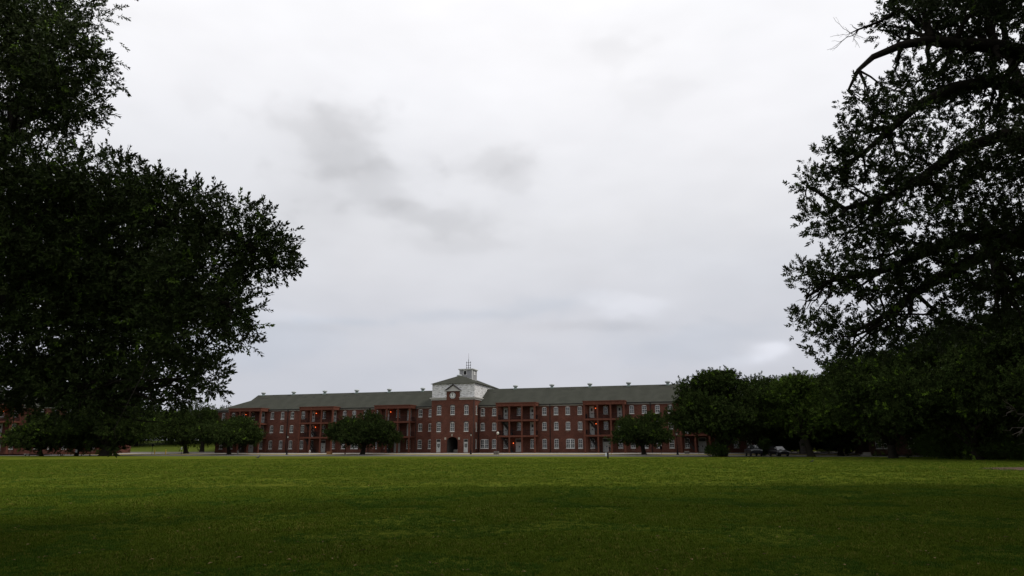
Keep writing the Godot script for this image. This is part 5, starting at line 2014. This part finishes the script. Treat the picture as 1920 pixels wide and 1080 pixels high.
func person_walking() -> void:
	var t := thing("person", "person in dark top and maroon shorts walking past the white double door", "person", loc(31.55, rise(12.0), 12.0), PH)
	# local: walks towards -x
	var hip := 0.92
	var body := [
		[Vector3(0.0, 0.98, 0), Vector3(-0.02, 1.15, 0), 0.135, 0.125], [Vector3(-0.02, 1.15, 0), Vector3(-0.05, 1.38, 0), 0.125, 0.14],
		[Vector3(-0.05, 1.40, -0.13), Vector3(-0.05, 1.40, 0.13), 0.075, 0.075], [Vector3(-0.06, 1.42, 0), Vector3(-0.08, 1.55, 0), 0.06, 0.052],
		[Vector3(0, hip, -0.09), Vector3(-0.20, 0.50, -0.09), 0.092, 0.062], [Vector3(-0.20, 0.50, -0.09), Vector3(-0.27, 0.09, -0.09), 0.058, 0.038],
		[Vector3(0, hip, 0.09), Vector3(0.12, 0.50, 0.09), 0.092, 0.062], [Vector3(0.12, 0.50, 0.09), Vector3(0.36, 0.14, 0.09), 0.058, 0.038],
		[Vector3(-0.05, 1.40, -0.18), Vector3(0.10, 1.14, -0.23), 0.052, 0.042], [Vector3(0.10, 1.14, -0.23), Vector3(-0.04, 0.94, -0.22), 0.040, 0.030],
		[Vector3(-0.05, 1.40, 0.18), Vector3(-0.16, 1.13, 0.23), 0.052, 0.042], [Vector3(-0.16, 1.13, 0.23), Vector3(-0.36, 1.03, 0.20), 0.040, 0.030],
		[Vector3(-0.27, 0.09, -0.09), Vector3(-0.40, 0.045, -0.09), 0.04, 0.032], [Vector3(0.36, 0.14, 0.09), Vector3(0.30, 0.045, 0.09), 0.04, 0.032]]
	var bm := nets(body, 0.04, 0.022)
	obj("body", bm, M.skin, t)
	var c := Vector3(-0.10, 1.665, 0)
	var hb := [[c + Vector3(-0.02, -0.07, 0), c + Vector3(0.0, 0.02, 0), 0.062, 0.092], [c + Vector3(0.0, 0.02, 0), c + Vector3(0.03, 0.03, 0), 0.09, 0.085], [c + Vector3(-0.085, 0.015, 0), c + Vector3(-0.108, -0.025, 0), 0.010, 0.016], [c + Vector3(-0.07, -0.085, 0), c + Vector3(-0.06, -0.09, 0), 0.025, 0.025], [c + Vector3(0.0, -0.01, -0.092), c + Vector3(0.005, 0.02, -0.094), 0.014, 0.016], [c + Vector3(0.0, -0.01, 0.092), c + Vector3(0.005, 0.02, 0.094), 0.014, 0.016]]
	obj("head", nets(hb, 0.012, 0.011), M.skin, t)
	obj("hair", nets([[c + Vector3(-0.02, 0.055, 0), c + Vector3(0.05, 0.05, 0), 0.078, 0.085], [c + Vector3(0.05, 0.05, 0), c + Vector3(0.06, -0.02, 0), 0.075, 0.06]], 0.02, 0.014), M.hair, t)
	var eye := mb()
	for z in [-0.032, 0.032]:
		lathe(eye, [Vector2(0, -0.010), Vector2(0.009, -0.004), Vector2(0.009, 0.004), Vector2(0, 0.010)], 8, c + Vector3(-0.084, 0.012, z))
	obj("eyes", eye, M.dark, t)
	for hnd in [[Vector3(-0.04, 0.94, -0.22), Vector3(-0.35, -0.75, 0.0)], [Vector3(-0.36, 1.03, 0.20), Vector3(-0.85, 0.1, 0.0)]]:
		var d: Vector3 = (hnd[1] as Vector3).normalized()
		var p: Vector3 = hnd[0]
		var up := Vector3(0, 0, 1)
		var nn := d.cross(up).normalized()
		var hbn := [[p, p + d * 0.085, 0.026, 0.034]]
		for f in 4:
			var o := p + d * 0.085 + nn * (f - 1.5) * 0.019
			hbn.append([o, o + d * [0.035, 0.042, 0.040, 0.030][f], 0.010, 0.009])
			hbn.append([o + d * [0.035, 0.042, 0.040, 0.030][f], o + d * 0.045 + up * 0.035, 0.009, 0.008])
		hbn.append([p + d * 0.035 - nn * 0.026, p + d * 0.07 - nn * 0.05 + up * 0.015, 0.011, 0.009])
		obj("hand", nets(hbn, 0.006, 0.008), M.skin, t)
	var shirt := []
	for i in [0, 1, 2, 3]:
		shirt.append([body[i][0], body[i][1], body[i][2] + 0.018, body[i][3] + 0.018])
	shirt[3] = [Vector3(-0.06, 1.42, 0), Vector3(-0.065, 1.46, 0), 0.075, 0.07]
	for i in [8, 10]:
		shirt.append([body[i][0], body[i][0].lerp(body[i][1], 0.7), body[i][2] + 0.018, body[i][3] + 0.02])
	obj("shirt", nets(shirt, 0.04, 0.022), M.shirt, t)
	var sh := []
	sh.append([Vector3(0, 0.96, 0), Vector3(0, 1.02, 0), 0.155, 0.15])
	for i in [4, 6]:
		sh.append([body[i][0], body[i][0].lerp(body[i][1], 0.75), body[i][2] + 0.025, body[i][3] + 0.04])
	obj("shorts", nets(sh, 0.03, 0.022), M.shorts, t)
	for f in [[Vector3(-0.25, 0.05, -0.09), Vector3(-0.42, 0.04, -0.09)], [Vector3(0.37, 0.11, 0.09), Vector3(0.27, 0.03, 0.09)]]:
		obj("shoe", nets([[f[0], f[1], 0.055, 0.042]], 0.02, 0.016), M.shoe, t)


# ------------------------------------------------------------------ vehicles (local: front towards +z, wheels on y = 0)
func ring_at(z: float, w: float, y0: float, y1: float, tumble: float) -> Array:
	var h := w * 0.5
	var t := h - tumble
	var r := 0.08
	return [Vector3(-h + r, y0, z), Vector3(h - r, y0, z), Vector3(h, y0 + r, z), Vector3(h, lerpf(y0, y1, 0.55), z), Vector3(t + 0.01, y1 - r * 0.6, z), Vector3(t - r, y1, z), Vector3(-t + r, y1, z), Vector3(-t - 0.01, y1 - r * 0.6, z), Vector3(-h, lerpf(y0, y1, 0.55), z), Vector3(-h, y0 + r, z)]


func wheel(t: Node3D, at: Vector3, r: float) -> void:
	if not cache.has("tyre%.2f" % r):
		var ty := mb()
		lathe(ty, [Vector2(r * 0.62, -0.11), Vector2(r * 0.93, -0.115), Vector2(r, -0.08), Vector2(r, 0.08), Vector2(r * 0.93, 0.115), Vector2(r * 0.62, 0.11), Vector2(r * 0.62, -0.11)], 22, Vector3.ZERO, Basis(Vector3.BACK, PI / 2))
		var ri := mb()
		lathe(ri, [Vector2(0, -0.06), Vector2(r * 0.62, -0.09), Vector2(r * 0.64, 0.09), Vector2(0, 0.06)], 16, Vector3.ZERO, Basis(Vector3.BACK, PI / 2))
		for k in 5:
			var a := TAU * k / 5.0
			for s in [-1.0, 1.0]:
				obox(ri, Transform3D(Basis(Vector3.RIGHT, a), Vector3(s * 0.095, cos(a) * r * 0.32, sin(a) * r * 0.32)), Vector3(0.03, r * 0.56, 0.07))
		cache["tyre%.2f" % r] = [done(ty), done(ri)]
	var c: Array = cache["tyre%.2f" % r]
	var o := obj("wheel", c[0], M.tyre, t)
	o.position = at
	obj("rim", c[1], M.rim, o)


func car_face(t: Node3D, z: float, w: float, y: float, zb: float, yb: float) -> void:
	for s in [-1.0, 1.0]:
		var h := mb()
		obox(h, Transform3D(Basis(Vector3.UP, s * 0.22), Vector3(s * (w * 0.5 - 0.24), y, z - 0.03)), Vector3(0.38, 0.16, 0.10))
		obj("headlight", h, M.headlight, t)
		var tl := mb()
		obox(tl, Transform3D(Basis.IDENTITY, Vector3(s * (w * 0.5 - 0.16), yb, zb)), Vector3(0.22, 0.3, 0.08))
		obj("tail_light", tl, M.red, t)
		var mr := mb()
		obox(mr, Transform3D(Basis.IDENTITY, Vector3(s * (w * 0.5 + 0.10), y + 0.36, z - 1.35)), Vector3(0.20, 0.16, 0.10))
		obj("mirror", mr, M.car_black, t)
	var g := mb()
	for k in 4:
		box(g, Vector3(-w * 0.26, y - 0.16 + k * 0.09, z - 0.02), Vector3(w * 0.26, y - 0.12 + k * 0.09, z + 0.02))
	obj("grille", g, M.rim, t)
	var b := mb()
	box(b, Vector3(-w * 0.46, y - 0.42, z - 0.12), Vector3(w * 0.46, y - 0.24, z + 0.05))
	obj("bumper", b, M.dark, t)


func suv(at: Vector3, turn: float) -> void:
	var t := thing("parked_car", "black sport utility car with sky-bright windscreen parked right of the bush", "car", at, turn, "cars parked at the right end of the street")
	car_body(t, M.car_black)


func suv2(at: Vector3, turn: float) -> void:
	var t := thing("parked_car", "silver car half hidden behind the pickup and the rounded bush", "car", at, turn, "cars parked at the right end of the street")
	car_body(t, M.car_silver)


func car_body(t: Node3D, paint: Material) -> void:
	var b := mb()
	var secs := []
	for s in [[-2.30, 1.60, 0.42, 0.95, 0.10], [-2.22, 1.78, 0.34, 1.05, 0.07], [-1.2, 1.86, 0.30, 1.07, 0.06], [0.2, 1.86, 0.30, 1.04, 0.06], [1.0, 1.86, 0.30, 1.01, 0.08], [1.8, 1.82, 0.32, 0.92, 0.12], [2.2, 1.72, 0.36, 0.84, 0.14], [2.32, 1.55, 0.42, 0.74, 0.16]]:
		secs.append(ring_at(s[0], s[1], s[2], s[3], s[4]))
	loft(b, secs, true)
	obj("body", b, paint, t)
	var g := mb()
	secs = []
	for s in [[-2.15, 1.66, 1.02, 1.10, 0.04], [-1.75, 1.66, 1.0, 1.60, 0.20], [-0.4, 1.68, 1.0, 1.64, 0.22], [0.35, 1.68, 1.0, 1.60, 0.22], [1.15, 1.66, 0.98, 1.03, 0.03]]:
		secs.append(ring_at(s[0], s[1], s[2], s[3], s[4]))
	loft(g, secs)
	obj("window_glass", g, M.car_glass, t)
	var r := mb()
	secs = []
	for s in [[-1.80, 1.24, 1.585, 1.64, 0.06], [-0.4, 1.26, 1.625, 1.69, 0.06], [0.32, 1.24, 1.585, 1.65, 0.06]]:
		secs.append(ring_at(s[0], s[1], s[2], s[3], s[4]))
	loft(r, secs, true)
	obj("roof", r, paint, t)
	var p := mb()
	for s in [-1.0, 1.0]:
		beam(p, Vector3(s * 0.80, 1.02, 1.05), Vector3(s * 0.62, 1.61, 0.34), 0.08, 0.08)
		beam(p, Vector3(s * 0.83, 1.02, -0.45), Vector3(s * 0.63, 1.63, -0.45), 0.08, 0.09)
		beam(p, Vector3(s * 0.82, 1.02, -2.0), Vector3(s * 0.62, 1.60, -1.72), 0.09, 0.12)
		beam(p, Vector3(s * 0.60, 1.72, -1.6), Vector3(s * 0.60, 1.72, 0.1), 0.04, 0.04)
	obj("pillar", p, paint, t)
	for s in [-0.84, 0.84]:
		for z in [-1.42, 1.40]:
			wheel(t, Vector3(s, 0.355, z), 0.355)
	car_face(t, 2.26, 1.72, 0.76, -2.25, 0.88)


func pickup(at: Vector3, turn: float) -> void:
	var t := thing("pickup_truck", "dark pickup truck seen from the front under the broad oak", "pickup", at, turn, "cars parked at the right end of the street")
	var b := mb()
	var secs := []
	for s in [[-2.85, 1.80, 0.52, 1.10, 0.05], [-2.78, 1.95, 0.46, 1.16, 0.04], [-0.9, 1.98, 0.46, 1.18, 0.05], [1.0, 1.98, 0.46, 1.18, 0.06], [2.2, 1.96, 0.46, 1.14, 0.10], [2.72, 1.88, 0.50, 1.06, 0.12], [2.84, 1.72, 0.56, 0.98, 0.14]]:
		secs.append(ring_at(s[0], s[1], s[2], s[3], s[4]))
	loft(b, secs, true)
	obj("body", b, M.car_navy, t)
	var bed := mb()
	box(bed, Vector3(-0.78, 1.17, -2.66), Vector3(0.78, 1.195, -1.15))
	obj("bed_cover", bed, M.dark, t)
	var g := mb()
	secs = []
	for s in [[-1.05, 1.74, 1.12, 1.74, 0.18], [-0.2, 1.76, 1.12, 1.82, 0.20], [0.55, 1.76, 1.12, 1.78, 0.20], [1.25, 1.74, 1.10, 1.18, 0.03]]:
		secs.append(ring_at(s[0], s[1], s[2], s[3], s[4]))
	loft(g, secs)
	obj("window_glass", g, M.car_glass, t)
	var r := mb()
	secs = []
	for s in [[-1.08, 1.42, 1.73, 1.80, 0.06], [-0.2, 1.44, 1.80, 1.87, 0.06], [0.50, 1.42, 1.77, 1.83, 0.06]]:
		secs.append(ring_at(s[0], s[1], s[2], s[3], s[4]))
	loft(r, secs, true)
	obj("roof", r, M.car_navy, t)
	var p := mb()
	for s in [-1.0, 1.0]:
		beam(p, Vector3(s * 0.84, 1.16, 1.15), Vector3(s * 0.70, 1.79, 0.52), 0.09, 0.09)
		beam(p, Vector3(s * 0.86, 1.16, -0.15), Vector3(s * 0.71, 1.81, -0.15), 0.08, 0.10)
		beam(p, Vector3(s * 0.86, 1.16, -1.0), Vector3(s * 0.71, 1.77, -1.0), 0.09, 0.16)
	obj("pillar", p, M.car_navy, t)
	for s in [-0.86, 0.86]:
		for z in [-1.75, 1.80]:
			wheel(t, Vector3(s, 0.40, z), 0.40)
	car_face(t, 2.78, 1.9, 0.98, -2.82, 1.0)
	var pl := mb()
	for x in [-0.5, -0.2, 0.2, 0.5]:
		box(pl, Vector3(x - 0.07, 1.845, 0.36), Vector3(x + 0.07, 1.885, 0.46))
	obj("roof_marker", pl, M.headlight, t)
